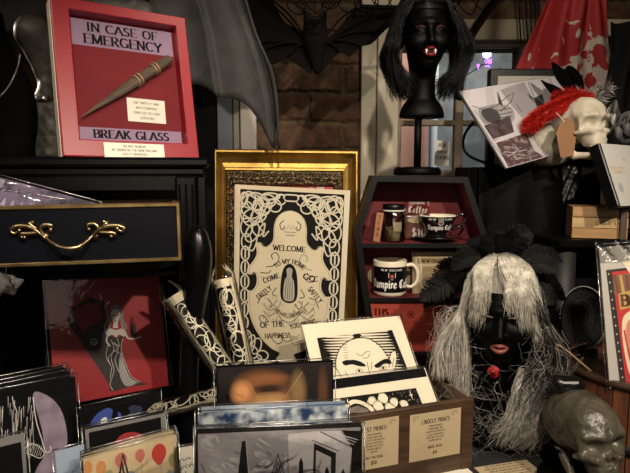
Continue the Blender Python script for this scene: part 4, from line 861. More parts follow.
# ================================================================ MANNEQUIN HEADS
def head_fn(X, Y, Z):
    f = ell(X, Y, Z, (0, .02, .145), (.071, .09, .083)); f = smin(f, ell(X, Y, Z, (0, -.022, .085), (.058, .068, .083)), .02)
    f = smin(f, ell(X, Y, Z, (0, -.058, .016), (.026, .026, .02)), .022)
    for sx in (-1, 1):
        f = smin(f, cap(X, Y, Z, (sx*.008, -.084, .121), (sx*.045, -.066, .119), .009, .006), .012); f = smin(f, ell(X, Y, Z, (sx*.036, -.064, .072), (.02, .02, .018)), .02)
        f = smax(f, -ell(X, Y, Z, (sx*.029, -.098, .103), (.019, .020, .011)), .01); f = smin(f, ell(X, Y, Z, (sx*.029, -.073, .102), (.0135, .012, .0095)), .003)
        f = smin(f, ell(X, Y, Z, (sx*.067, .01, .095), (.008, .018, .03)), .008); f = smin(f, ell(X, Y, Z, (sx*.011, -.092, .0625), (.007, .008, .006)), .006)
    f = smin(f, cap(X, Y, Z, (0, -.080, .112), (0, -.106, .067), .007, .0095), .008)
    f = smin(f, ell(X, Y, Z, (0, -.080, .040), (.022, .016, .016)), .01)
    return f
def bust_low(X, Y, Z, f): 
    f = smin(f, cap(X, Y, Z, (0, .02, .05), (0, .03, -.05), .047, .048), .025); return f
facem = mat('black_mannequin_satin', (.0009, .0009, .001), .5, spec=.10, bump=.05, bsc=60)
lipm = mat('dark_rose_lips', (.20, .05, .045), .45); bloodm = mat('blood_red_lips', (.12, .005, .005), .45, spec=.3); fang = mat('fang_white', (.8, .76, .68), .3)
def lips(parent, m, wide=.021, open_=.0, mtx=None):
    b = MB(); zc = .041
    up = spline([(-wide, -.087, zc), (-wide*.5, -.0955, zc+.0045+open_), (-wide*.12, -.0985, zc+.0058+open_), (0, -.098, zc+.0045+open_), (wide*.12, -.0985, zc+.0058+open_), (wide*.5, -.0955, zc+.0045+open_), (wide, -.087, zc)], 5); n = len(up)
    b.tube(up, [.0012+.0036*math.sin(PI*i/(n-1))**.7 for i in range(n)], m, 8)
    lo_ = spline([(-wide, -.087, zc), (-wide*.5, -.095, zc-.0055-open_), (0, -.0975, zc-.0075-open_), (wide*.5, -.095, zc-.0055-open_), (wide, -.087, zc)], 6); n = len(lo_)
    b.tube(lo_, [.0012+.0042*math.sin(PI*i/(n-1))**.8 for i in range(n)], m, 8)
    return b.build('lips', parent, True, mtx)
hair_i = [0]
def strands(name, parent, items, mtx=None, zmin=-9):
    """items: list of (control points, radius, material); each strand a fine three-sided tube with a little wave"""
    by = {}; b = MB()
    for pts, r, m, wv in items:
        ph = random.uniform(0, 6); f_ = random.uniform(.6, 1.4); q = spline(pts, 5); n = len(q)
        q = [p+Vector((math.sin(ph+i*f_*.7), math.cos(ph*1.7+i*f_*.6), .4*math.sin(i+ph)))*wv*(i/n) for i, p in enumerate(q)]
        q = [Vector((p.x, p.y, max(p.z, zmin+.004*random.random()))) for p in q]
        b.tube(q, [r*(1-.6*i/n) for i in range(n)], m, 3)
    return b.build(name, parent, True, mtx)
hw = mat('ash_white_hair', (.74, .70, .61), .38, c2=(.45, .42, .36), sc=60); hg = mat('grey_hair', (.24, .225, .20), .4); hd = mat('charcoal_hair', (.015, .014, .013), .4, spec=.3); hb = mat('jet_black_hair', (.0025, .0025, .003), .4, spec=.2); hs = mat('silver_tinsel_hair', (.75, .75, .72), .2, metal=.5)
# --- wigged head on the table
o3 = P(499, 369, 1.10); o3.x = P(499, 369, 1.19).x; o3.y = 1.19
MH = Matrix.Translation(o3) @ Matrix.Rotation(-.34, 4, 'Z') @ Matrix.Translation((0, 0, .04)) @ Matrix.Scale(.92, 4) @ Matrix.Translation((0, 0, -.04))
WH = thing('mannequin_head', 'black mannequin head with rose lips under the grey and white wig', 'mannequin head', MH)
zt_ = (TZ+.002-o3.z-.04*.08)/.92
sdf_obj('head_and_neck', lambda X, Y, Z: smin(bust_low(X, Y, Z, head_fn(X, Y, Z)), ell(X, Y, Z, (0, .03, zt_+.035), (.085, .06, .055)), .05)*1.0+0*X, (-.1, -.12, zt_+.001), (.1, .13, .245), .0045, facem, WH)
b = MB(); b.lathe([(.075, zt_+.0005), (.08, zt_+.006), (.075, zt_+.02), (.06, zt_+.03)], facem, Matrix.Translation((0, .02, 0)), 32); b.build('round_foot', WH, True)
lips(WH, lipm, .019)
for sx in (-1, 1): b = MB(); b.tube(spline([(sx*.016, -.0905, .108), (sx*.028, -.094, .1115), (sx*.042, -.083, .107)], 4), .0013, mat('eye_shadow_gold', (.14, .11, .07), .4), 6); b.build('painted_eyelid', WH, True)
b = MB()       # red rose on the choker
for k in range(9):
    a = k*2.4; r_ = .0012*k; b.grid(lambda u, v: (-.012+(r_+.006*v)*math.cos(a+u*1.6), -.058-.006*(1-v)-.001*k*0, -.028+(r_+.006*v)*math.sin(a+u*1.6)), 5, 3, mat('red_rose_petals', (.35, .01, .008), .6))
b.tube([(.052*math.cos(a)*1.0, .025-.070*math.sin(a), -.028) for a in [PI*.05+PI*.9*i/20 for i in range(21)]], .003, hb, 6)
tag(b.build('choker', None, True, MH.copy()), 'black choker with small red rose below the rose lips of the wigged head', 'choker')
WG = thing('long_wig', 'long tangled wig, white on the left and charcoal on the right', 'wig', MH.copy())
def scalp(a, e, k=1.0):   # a: 0 front, + right; e: 0 side .. 1 top
    r = math.cos(e*PI/2); return Vector((.076*k*r*math.sin(a), .02-.095*k*r*math.cos(a), .148+.09*k*math.sin(e*PI/2)))
b = MB(); capm = mat('wig_cap_ash', (.36, .33, .28), .55, c2=(.20, .18, .15), sc=90, stretch=(6, 6, .6))
b.grid(lambda u, v: scalp(u*2*PI, .08+.92*v, .985), 40, 10, capm); b.build('wig_cap', WG, True)
items = []
R_ = random.uniform
for k in range(1500):    # left curtain, ash white
    a = R_(-2.3, -.62); e = R_(.35, .97); r0 = scalp(a, e, 1.02); t_ = random.random(); dx = -.074-.072*t_; yy = R_(-.075, .06)
    L_ = R_(-.16, .02) if t_ > .4 else R_(-.2, -.02)
    if dx < -.10: L_ = max(L_, -.055)
    items.append(([r0, scalp(a*.9, .30, 1.09)+Vector((-.004, 0, 0)), Vector((-.083-.014*t_, yy*.8, .10)), Vector((dx*.98, yy, .03)), Vector((dx+R_(-.012, .014), yy+R_(-.02, .01), L_))], R_(.0005, .0011), hw if random.random() < .65 else hg, .004))
for k in range(900):     # crown and parting, brightest, sweeping forward to a broken fringe
    s0 = Vector((R_(-.05, .055), R_(-.05, .045), 0)); s0.z = .148+.093*math.sqrt(max(0, 1-(s0.x/.08)**2-((s0.y-.02)/.1)**2)); side = 1 if s0.x > -.012 else -1
    u = random.random(); ex = (-.03-.042*u if side < 0 else .012+.06*u); ez = R_(.070, .165) if abs(ex) > .04 else R_(.105, .185)
    items.append(([s0, Vector((s0.x*.9+ex*.25, -.068, .212)), Vector((ex*.8, -.094, .172)), Vector((ex+R_(-.008, .008), -.097+abs(ex)*.35, ez))], R_(.0005, .001), hw, .0065))
for k in range(420):     # right front wave over the temple
    a = R_(.5, 1.3); e = R_(.5, .95); r0 = scalp(a, e, 1.02); u = random.random()
    items.append(([r0, scalp(a, .35, 1.1), Vector((.078+.01*u, -.045, .125)), Vector((.070+.02*u, -.055, .085)), Vector((.075+.03*u, -.05+R_(-.02, .02), R_(.03, .09)))], R_(.0005, .001), hw if random.random() < .6 else hg, .004))
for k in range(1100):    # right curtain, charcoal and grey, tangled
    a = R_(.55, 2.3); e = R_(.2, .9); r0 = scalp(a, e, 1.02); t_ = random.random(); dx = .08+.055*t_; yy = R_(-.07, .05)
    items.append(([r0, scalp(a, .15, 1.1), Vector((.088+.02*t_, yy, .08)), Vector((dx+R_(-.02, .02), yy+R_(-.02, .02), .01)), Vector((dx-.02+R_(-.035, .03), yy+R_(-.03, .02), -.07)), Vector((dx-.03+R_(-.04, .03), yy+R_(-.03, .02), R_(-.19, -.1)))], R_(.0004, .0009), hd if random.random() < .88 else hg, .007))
for k in range(420):     # lower right locks, soft grey
    x = R_(.03, .11); items.append(([Vector((x*.8+.02, -.03, -.02)), Vector((x, -.06, -.07)), Vector((x+.02*math.sin(k), -.075, -.12)), Vector((x-R_(.01, .06), -.08+R_(-.01, .02), max(zt_+.008, R_(-.2, -.15))))], R_(.0004, .0009), hg if random.random() < .7 else hw, .005))
for k in range(420):     # behind the neck
    x = R_(-.09, .09); items.append(([Vector((x*.8, .10, .12)), Vector((x, .10, 0)), Vector((x*1.1, .09, -.1)), Vector((x*1.2, .08, R_(-.2, -.14)))], .001, hd, .006))
for k in range(170):     # loose cobweb-fine flyaways
    c = Vector((R_(-.12, .13), R_(-.1, -.03), R_(-.15, .10)));
    if abs(c.x) < .05 and c.z > -.05: c.x = .1*(1 if c.x > 0 else -1)
    d = [c+Vector((R_(-.03, .03)*i*.6, R_(-.01, .01)*i, -R_(.0, .03)*i)) for i in range(5)]; items.append((d, R_(.00025, .0005), hs if k % 5 == 0 else hg, .008))
for k in range(34):      # threads straying to the left over the red box
    items.append(([Vector((-.09, -.03, R_(.05, .12))), Vector((-.12, -.04, R_(.02, .12))), Vector((R_(-.15, -.13), -.04, R_(-.02, .10))), Vector((R_(-.17, -.13), -.03, R_(-.08, .08)))], .0004, hw, .01))
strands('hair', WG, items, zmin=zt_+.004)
# --- black feather headdress over the wig
feam = mat('black_feather', (.0015, .0015, .0018), .6, spec=.12); FH = thing('feather_headdress', 'black feather headdress spread over the crown of the white wig', 'headdress', Matrix.Translation(o3))
def feather(root, mid, tip, wd, parent, m=feam, nb=26, name='feather'):
    b = MB(); q = spline([root, mid, tip], nb); n = len(q); b.tube(q, [.0014*(1-i/n)+.0003 for i in range(n)], m, 4)
    ax = (Vector(tip)-Vector(root)).normalized(); side = ax.cross(Vector((0, -1, .3))).normalized()
    for i in range(1, n-1):
        for sg in (-1, 1):
            for j in range(2):
                p = q[i].lerp(q[i+1], j/2); l = wd*math.sin(PI*min(1, (i+.5)/n*.9+.12))*R_(.8, 1.15); d = (side*sg+ax*R_(.5, .9)+Vector((0, R_(-.25, .25), 0))).normalized(); e = p+d*l
                b.add([p, p+ax*.003, e+ax*.0022, e], [(0, 1, 2, 3)], m); b.add([p+ax*.0012, p+ax*.0028, e+ax*.004+Vector((0, .002, 0))], [(0, 1, 2)], m)
    return b.build(name, parent)
b = MB(); b.tube(spline([(-.07, .06, .15), (-.05, .07, .19), (0, .08, .215), (.05, .075, .19), (.075, .07, .15)], 6), .007, hb, 10); b.build('band', FH, True)
px3 = lambda x, y, Y: P(x, y, Y)-o3
for (rx, ry, tx, ty) in ((466, 272, 424, 308), (468, 266, 428, 296), (470, 262, 432, 288), (472, 268, 436, 306), (470, 258, 440, 280), (478, 254, 452, 270), (474, 262, 446, 298), (480, 250, 462, 262), (484, 256, 470, 240), (492, 254, 486, 236), (498, 256, 505, 236), (504, 254, 520, 238), (508, 258, 536, 246), (512, 264, 548, 258), (515, 268, 556, 272), (517, 272, 560, 288), (519, 280, 556, 304), (521, 288, 552, 318), (512, 262, 540, 264), (508, 264, 546, 282), (500, 252, 530, 232), (488, 250, 500, 230), (520, 290, 562, 330), (518, 284, 544, 300), (464, 274, 420, 300), (524, 296, 556, 345), (518, 276, 566, 300), (514, 264, 562, 262)):
    Y0 = 1.2+R_(-.01, .03); Y1 = Y0+R_(-.04, .06); a = px3(rx, ry, Y0); c = px3(tx, ty, Y1); md = (a+c)/2+Vector((0, -.01, R_(.006, .02))); feather(a, md, c, R_(.022, .032), FH, nb=30)
# --- fanged head on its stand, above
zs = P(420, 177, YC+.03).z-.004
o4 = P(426.5, 74, 1.38); o4.y = 1.475; S4 = .86
zc4 = P(427, 67, 1.39).z; o4.z = zc4
ctop = t_coffin_top = org.z+ol[0][1]
SF = thing('head_display_stand', 'black head form stand with round base on top of the coffin shelf', 'display stand', (P(417, 176, YC+.06).x, YC+.06, ctop+.0005))
b = MB(); b.lathe([(.001, 0), (.058, 0), (.061, .004), (.06, .014), (.055, .02), (.02, .022), (.001, .022)], facem, n=40, cap=False); b.build('round_base', SF, True)
poleh = o4.z-.10-(ctop); b = MB(); b.lathe([(.0095, .02), (.0095, poleh)], facem, n=16); b.build('pole', SF, True)
TH = thing('fanged_mannequin_head', 'black fanged mannequin head with long black wig on a stand above the coffin shelf', 'mannequin head', Matrix.Translation((SF.location.x+.012, YC+.06, o4.z)) @ Matrix.Scale(S4, 4))
def f4(X, Y, Z):
    f = head_fn(X, Y, Z); f = smin(f, cap(X, Y, Z, (0, .02, .05), (0, .025, -.05), .042, .038), .025)
    return smin(f, smax(ell(X, Y, Z, (0, .02, -.135), (.068, .05, .075)), -(Z+.132), .006), .02)
sdf_obj('head_and_neck', f4, (-.1, -.12, -.14), (.1, .13, .245), .0045, facem, TH)
lips(TH, bloodm, .019, .003); b = MB(); b.grid(lambda u, v: (-.013+.026*u, -.0945, .036+.008*v), 4, 2, bloodm); b.build('open_mouth', TH)
b = MB()
for sx in (-1, 1): b = MB(); b.lathe([(.0004, -.014), (.0022, -.006), (.003, 0)], fang, Matrix.Translation((sx*.0125, -.0975, .045)), 8); b.build('fang', TH, True)
b = MB()
for sx in (-1, 1): b = MB(); b.tube(spline([(sx*.015, -.089, .106), (sx*.028, -.0925, .110), (sx*.042, -.081, .106)], 4), .001, mat('dull_red_eyelid', (.12, .02, .02), .6), 6); b.build('red_eyelid', TH, True)
TW = thing('black_wig', 'long black wig on the fanged mannequin head at the top', 'wig', TH.matrix_basis.copy())
b = MB(); b.grid(lambda u, v: scalp(u*2*PI, .1+.9*v, 1.0), 40, 10, hb); b.build('wig_cap', TW, True)
items = []
for k in range(1700):
    sg = random.choice((-1, 1)); a = sg*R_(.5, 2.6); e = R_(.2, .98); t_ = random.random(); x1 = sg*(.080+.035*t_); yy = R_(-.085, .06)
    items.append(([scalp(a, e, 1.02), scalp(a, .3, 1.12), Vector((x1, yy, .09)), Vector((x1*1.05, yy, .02)), Vector((x1*(.30+.62*random.random()), yy*.9+R_(-.02, .01), R_(-.085, -.02)))], R_(.0007, .0013), hb if random.random() < .93 else hd, .006))
for k in range(200): a = R_(-.6, .6); items.append(([scalp(a, .9, 1.02), scalp(a, .6, 1.06), scalp(a*1.5, .38, 1.07), scalp(a*2.2, .2, 1.08)], .001, hb, .003))
strands('hair', TW, items)
# ================================================================ HANGING BAT
batm = mat('black_bat_fabric', (.003, .0025, .0025), .9, spec=.1); YB = 1.62; ob = P(315, 40, YB)
BT = thing('hanging_bat', 'black bat with spread wings hanging against the brick wall', 'bat decoration', ob)
bx_ = lambda x, y, d=0: P(x, y, YB)-ob+Vector((0, d, 0))
def bf(X, Y, Z):
    h_ = bx_(315, 31); f = ell(X, Y, Z, h_, (.034, .032, .032)); f = smin(f, cap(X, Y, Z, bx_(315, 44), bx_(317, 70), .036, .012), .02)
    for sx in (-1, 1): f = smin(f, cap(X, Y, Z, (h_[0]+sx*.02, 0, h_[2]+.015), (h_[0]+sx*.031, 0, h_[2]+.055), .012, .003), .006)
    f = smin(f, ell(X, Y, Z, (h_[0], -.03, h_[2]-.01), (.014, .012, .01)), .008); return f
sdf_obj('bat_body', bf, (-.07, -.06, -.11), (.07, .06, .1), .0035, batm, BT)
b = MB()
for sx in (-1, 1): b = MB(); b.lathe([(.0003, -.002), (.0022, 0), (.0003, .002)], mat('bead_eye', (.08, .06, .05), .1), Matrix.Translation(bx_(315, 31, -.031)+Vector((sx*.013, 0, .006))), 8); b.build('eye', BT, True)
for o_ in ([(310, 44), (300, 30), (285, 22), (272, 0), (258, -18), (238, -22), (226, 10), (232, 48), (243, 56), (258, 52), (272, 64), (286, 58), (300, 66), (312, 72)], [(321, 44), (333, 34), (345, 20), (356, 8), (374, 5), (404, 8), (396, 20), (384, 31), (372, 43), (362, 46), (350, 56), (340, 52), (328, 64), (318, 73)]):
    pl = [(p.x, p.z) for p in (bx_(x, y) for x, y in sp2(o_, 3, True))]; b = MB(); b.prism(pl, .004, .009, batm); b.prism([(x, z) for x, z in pl], .0041, .0042, batm) if 0 else None
    r0 = o_[0]
    for e in (o_[3], o_[5], o_[7], o_[9], o_[11]): b.tube(spline([bx_(*r0), (bx_(*r0)+bx_(*e))/2+Vector((0, -.01, .012)), bx_(*e)], 5), .003, batm, 6)
    b.build('wing', BT)
b = MB(); b.tube([(0, 0, .05), (0, 0, 2.698-ob.z)], .001, batm, 5); b.build('hanging_thread', BT)
# lace net and spray of black wire arcs at the top
netm = mat('black_lace', (.003, .003, .003), .9, spec=.1); NT = thing('black_lace_net', 'black creepy cloth net looping across the top of the picture', 'netting', P(330, -30, 1.58)); on = P(330, -30, 1.58)
b = MB()
for i in range(12):
    x = 285+i*17; b.tube([P(xx, yy, 1.58+.01*math.sin(xx))-on for xx, yy in sp2([(x, -40), (x+8+R_(-4, 4), -15), (x+2, 4+R_(-6, 4)), (x+16, 10+R_(-4, 5)), (x+26, -8)], 5)], .0018, netm, 5)
for i in range(4): b.tube([P(xx, yy, 1.57)-on for xx, yy in sp2([(278+i*3, -20), (292+i*6, 2+i*4), (315, 14+i*3), (338-i*6, 2+i*4), (352-i*3, -20)], 6)], .0016, netm, 5)
b.tube([P(xx, yy, 1.57)-on for xx, yy in sp2([(360, 6), (400, 7), (440, 3), (480, -6), (500, -20)], 5)], .005, netm, 6)
b.tube([P(285, -20, 1.58)-on, P(285, -20, 1.58)-on+Vector((0, 0, 2.69-P(285, -20, 1.58).z))], .002, netm, 5); b.build('net_cords', NT)
# black strap and bead strings right of the fanged head
ST = P(480, 20, 1.62); b = MB(); pts = [P(x, y, 1.62)-ST for x, y in sp2([(505, -60), (498, -8), (486, 12), (470, 38), (462, 70), (458, 100)], 5)]
n = len(pts); vsx = []
b.tube(pts, .021, hb, 10, flat=.15); b.tube([pts[0], pts[0]+Vector((.02, 0, .35))], .012, hb, 8)
tag(b.build('black_ribbon', None, True, Matrix.Translation(ST)), 'broad black ribbon hanging diagonally right of the fanged head', 'ribbon')
for i, (x0, x1, yb) in enumerate(((515, 521, 42), (520, 528, 44), (526, 532, 40), (531, 536, 32), (536, 540, 28))):
    p0 = P(x0, -60, 1.9); p1 = P(x1, yb, 1.9); b = MB(); q = [p0.lerp(p1, k/34)-p1 for k in range(35)]
    for k, p in enumerate(q): b.lathe([(.0003, -.006), (.0032, -.003), (.0032, .003), (.0003, .006)], hb, Matrix.Translation(p), 6)
    b.tube(q, .0008, hb, 4); b.tube([q[0], (q[0][0], 0, 2.699-p1.z)], .0008, hb, 4)
    tag(b.build('bead_string', None, True, Matrix.Translation(p1)), 'black bead string hanging in front of the beige lintel beside the window', 'bead string', 'bead strings left of the red cloth')
# ================================================================ LEVEL-TOPPED CARDS standing on the table
def card(TL, TR, Y0, lean, name, label, cat, art=None, group=None, base=None, th=.002, slv=True, cols=1, over=.004):
    A = P(TL[0], TL[1], Y0); B = onz(TR[0], TR[1], A.z); w = (B-A).length; yaw = math.atan2(B.y-A.y, B.x-A.x); h = (A.z-TZ-.008)/math.cos(lean)
    M = Matrix.Translation((A+B)/2) @ rotm(yaw, lean, 0) @ Matrix.Translation((0, 0, -h/2))
    t = thing(name, label, cat, M, group); s = Sheet(w, h, base or WHITE, th)
    if art: art(s, w, h, M)
    s.build('print', t)
    if slv: sleeve(w, h, t, over=over)
    return t, M, w, h
dk = mat('print_black', (.003, .003, .004), .7, spec=.1); lil = mat('lilac_grey_ink', (.26, .21, .27), .7, c2=(.17, .13, .18), sc=40); wl = mat('white_line_ink', (.62, .6, .57), .6)
def artL1(s, w, h, M):
    L = lambda *p: locs(M, p)
    s.poly(sp2(L((33, 394), (48, 396), (60, 408), (66, 426), (67, 446), (60, 475), (48, 505), (30, 500), (36, 470), (44, 455), (42, 430)), 4, True), lil, 1)
    for i in range(70):
        x = -14+(i%35)*1.4+R_(-1, 1); y = R_(396, 446); s.line(L((x, y), (x+R_(-2, 1), y+R_(10, 26))), [.0008, .0003], wl, 2)
    s.line(sp2(L((33, 397), (36, 420), (42, 440), (46, 452), (51, 450), (50, 446)), 5), .0014, wl, 3)
    s.line(sp2(L((24, 448), (34, 444), (44, 452), (40, 458), (30, 454)), 5), .0012, wl, 3)
    for i in range(12): x = 22+i*2; s.line(L((x, 440+i*.5), (x-4, 452+i*.4)), .0006, wl, 3)
    s.line(L((12, 398), (17, 412), (16, 432)), .001, wl, 3)
card((-46, 400), (75, 376), .86, .10, 'linocut_print', 'black print of a white lined umbrella shape over a lilac moon at left', 'print', artL1, base=dk)
for i in range(3):
    card((-46-3*i, 396-3.5*i), (70-3*i, 371-3*i), .875+.012*i, .10, 'linocut_print', 'black sleeved print stacked behind the lilac moon print, %s' % ('directly behind it', 'second behind it', 'hindmost and highest')[i], 'print', None, 'prints stacked behind the lilac moon print', base=dk)
def artL0(s, w, h, M): s.rect(-w*.44, -h*.46, w*.44, h*.44, dk, 1)
card((-40, 448), (24, 433), .76, .12, 'small_print', 'small dark print in grey border at the bottom left corner', 'print', artL0, base=mat('grey_border', (.16, .155, .15), .5))
def artL2(s, w, h, M):
    L = lambda *p: locs(M, p)
    s.poly(sp2(L((90, 426), (97, 414), (108, 408), (114, 412), (118, 424), (112, 436), (96, 440)), 4, True), mat('cobalt_ink', (.03, .06, .26), .6), 1)
    s.poly(sp2(L((112, 412), (121, 414), (121, 426), (113, 428)), 4, True), MC['cobalt_ink'], 1); s.poly(sp2(L((101, 420), (106, 417), (107, 424), (102, 426)), 4, True), mat('pale_ink', (.6, .58, .5), .6), 2)
    s.poly(L((108, 436), (113, 410), (118, 410), (117, 436)), dk, 3)
    for p in ((135, 410, 9), (140, 420, 7)): c = L((p[0], p[1]))[0]; s.blob(c[0], c[1], .011, .01, mat('midnight_blue_ink', (.012, .018, .05), .6), 1)
card((79, 409), (159, 391), .93, .1, 'greeting_card', 'dark card with a cobalt blue shape, behind the red shape card', 'card', artL2, base=dk)
def artL3(s, w, h, M):
    L = lambda *p: locs(M, p); s.rect(-w*.46, -h*.48, w*.44, h*.47, dk, 1)
    s.poly(sp2(L((114, 448), (120, 436), (132, 432), (144, 436), (146, 448), (140, 470), (118, 470)), 4, True), mat('oxblood_ink', (.28, .02, .02), .6), 2); s.line(sp2(L((120, 446), (128, 440), (140, 442)), 4), .0012, dk, 3)
card((85, 430), (165, 413), .86, .1, 'greeting_card', 'dark card with a red shape in grey border, behind the balloon card', 'card', artL3, base=MC['grey_border'])
card((84, 428), (163, 410), .872, .1, 'greeting_card', 'clear sleeved dark card pressed directly behind the red shape card', 'card', None, base=dk)
parch = mat('parchment_print', (.52, .42, .26), .65, c2=(.36, .28, .17), sc=14)
def artB(s, w, h, M):
    def ball(px, py, rx, ry, m, L=2):
        c = onsheet(M, px, py); k = .76/F; s.poly([(c[0]+rx*k*math.cos(a)*1.0, c[1]+ry*k*math.sin(a)-(.25*ry*k if math.sin(a) < -.9 else 0)) for a in [2*PI*i/20 for i in range(20)]], m, L)
        s.line(sp2([(c[0], c[1]-ry*k), (c[0]+.002, c[1]-ry*k-.015), (c[0]-.003, c[1]-ry*k-.035), (c[0], c[1]-ry*k-.06)], 4), .0005, INK, 1)
    rd = mat('balloon_red', (.34, .03, .025), .6); ro = mat('balloon_rose', (.35, .11, .09), .6); org_ = mat('balloon_orange', (.42, .2, .07), .6); ol_ = mat('balloon_olive', (.24, .22, .10), .6); gb_ = mat('balloon_slate', (.16, .19, .2), .6)
    ball(159, 453, 8.5, 11, rd); ball(140, 455, 5.5, 7, ro); ball(121, 460, 6.5, 8, ro); ball(101, 468, 5.5, 8, org_); ball(88, 468, 4.5, 8, org_); ball(172, 459, 4.5, 7, ol_); ball(170, 475, 5, 6, gb_); ball(109, 474, 4, 5, ol_); ball(130, 478, 7, 8, gb_)
card((83, 459), (176, 435), .775, .08, 'balloon_card', 'parchment card with red and rose balloons at the bottom left', 'card', artB, base=parch)
for i in range(2): card((84-i*.8, 456-i*2.6), (174-i, 431-i*2.4), .787+.009*i, .08, 'balloon_card', 'clear sleeved parchment card %s the front balloon card' % ('directly behind', 'second behind')[i], 'card', None, 'cards stacked behind the balloon card', base=parch)
def artW(s, w, h, M):
    for k in range(26): x = R_(-.3, .3)*w; z = R_(-.05, .35)*h; s.line(sp2([(x, z), (x+.006, z+R_(-.006, .006)), (x+.01, z)], 4), R_(.0008, .002), mat('grey_wash_ink', (.12, .12, .12), .6), 1)
card((160, 452), (196, 445), .88, .1, 'greeting_card', 'white card with a grey ink sketch between the balloon card and the mansion photograph', 'card', artW)
card((55, 452), (84, 444), .81, .1, 'blue_card', 'plain pale blue card left of the balloon card', 'card', None, base=mat('pale_blue_card', (.26, .32, .40), .6))
# wire easel triangles holding the front cards
wire = mat('black_wire', (.008, .008, .008), .3)
def wirestand(px, py, Y, lab, hw_=.022):
    a = P(px, py, Y); a.y = Y; z = a.z; t = thing('wire_card_stand', lab, 'card stand', (a.x, Y, TZ+.001)); H = z-TZ; b = MB()
    for d, y in ((1, 0), (.72, -.006)): b.tube([(-hw_*d*2.4, y, .003), (0, y, H-(1-d)*.03), (hw_*d*2.4, y, .003)], .0022, wire, 8)
    b.build('wire_triangle', t, True); b = MB(); b.tube([(-hw_*2.4, 0, .003), (-hw_*2.4, .05, .003), (hw_*2.4, .05, .003), (hw_*2.4, 0, .003), (-hw_*2.4, 0, .003)], .0022, wire, 8); b.build('wire_foot', t, True)
wirestand(123, 455, .745, 'black wire triangle holding the balloon card', .018)
# ================================================================ MIDDLE STACK
def artG(s, w, h, M):
    q_ = lambda x, y: onsheet(M, x, y); k = .97/F
    gm = glowmat('amber_glow_print', (.010, .006, .006), [(*q_(262, 382), 34*k, 16*k, (.20, .075, .022)), (*q_(268, 398), 34*k, 20*k, (.26, .11, .04)), (*q_(268, 379), 26*k, 7*k, (.24, .09, .03)), (*q_(269, 389), 22*k, 7*k, (.03, .012, .008)), (*q_(242, 393), 14*k, 16*k, (.62, .30, .12)), (*q_(270, 402), 26*k, 12*k, (.50, .29, .12)), (*q_(298, 392), 11*k, 28*k, (.24, .15, .06)), (*q_(323, 392), 7*k, 34*k, (.10, .04, .016))])
    s.rect(-w*.485, -h*.49, w*.485, h*.485, gm, 1); pgl = mat('pale_gold_line', (.5, .34, .15), .5); s.line(locs(M, [(249, 383), (257, 397)]), .0009, pgl, 4); s.line(locs(M, [(257, 397), (286, 396), (302, 372)]), .0009, pgl, 4); return
    L = lambda *p: locs(M, p); br = mat('glow_brown', (.16, .065, .022), .5, c2=(.30, .13, .045), sc=9); br2 = mat('glow_orange', (.50, .22, .07), .5, c2=(.36, .15, .05), sc=12); yb = mat('glow_ochre', (.20, .13, .06), .5)
    s.poly(sp2(L((243, 376), (252, 371), (278, 372), (303, 369), (298, 378), (285, 396), (290, 412), (252, 412), (252, 392)), 3, True), br, 1)
    s.poly(sp2(L((236, 392), (243, 384), (250, 396), (250, 412), (238, 412)), 4, True), br2, 2); s.poly(L((250, 386), (288, 385), (284, 394), (254, 395)), mat('glow_dark', (.03, .012, .006), .5), 2)
    s.poly(L((254, 397), (286, 396), (290, 412), (252, 412)), br2, 2); s.poly(L((303, 369), (306, 412), (285, 412), (290, 398)), yb, 2)
    s.line(L((249, 384), (257, 398)), .0012, mat('pale_gold_line', (.6, .42, .2), .5), 4); s.line(L((257, 398), (286, 397), (298, 377)), .0012, MC['pale_gold_line'], 4); s.poly(L((319, 367), (328, 366), (328, 412), (320, 412)), br, 1)
card((216, 366), (333, 360), .97, .08, 'photo_print', 'dark photograph of a glowing amber corner standing behind the blue cloud cards', 'photograph', artG, base=dk)
skyb = mat('stormy_sky_print', (.008, .035, .10), .5, c2=(.60, .64, .66), sc=34, lo=.42, hi=.62)
skyl = mat('pale_sky_print', (.20, .28, .40), .5, c2=(.55, .58, .6), sc=16, lo=.4, hi=.65)
def artS(s, w, h, M): s.rect(w*.23, h*.40, w*.235, h*.5, INK, 1)
card((201, 407), (345, 401), .88, .07, 'sky_card', 'pale blue cloudy sky card, hindmost of the sky cards', 'card', artS, 'blue sky cards', base=skyl)
card((197.5, 413.5), (347, 406), .86, .07, 'sky_card', 'stormy dark blue cloud card, directly before the pale sky card', 'card', None, 'blue sky cards', base=skyb)
card((196.5, 428), (352, 421), .825, .07, 'sky_card', 'blue cloud card peeking out just behind the mansion photograph', 'card', None, 'blue sky cards', base=skyb)
g1 = mat('photo_grey_wall', (.34, .32, .33), .5, c2=(.20, .19, .195), sc=11); g2 = mat('photo_pale_stone', (.56, .53, .54), .5, c2=(.38, .36, .37), sc=9); g3 = mat('photo_mid_grey', (.42, .40, .41), .5); g4 = mat('photo_dark', (.008, .007, .008), .5)
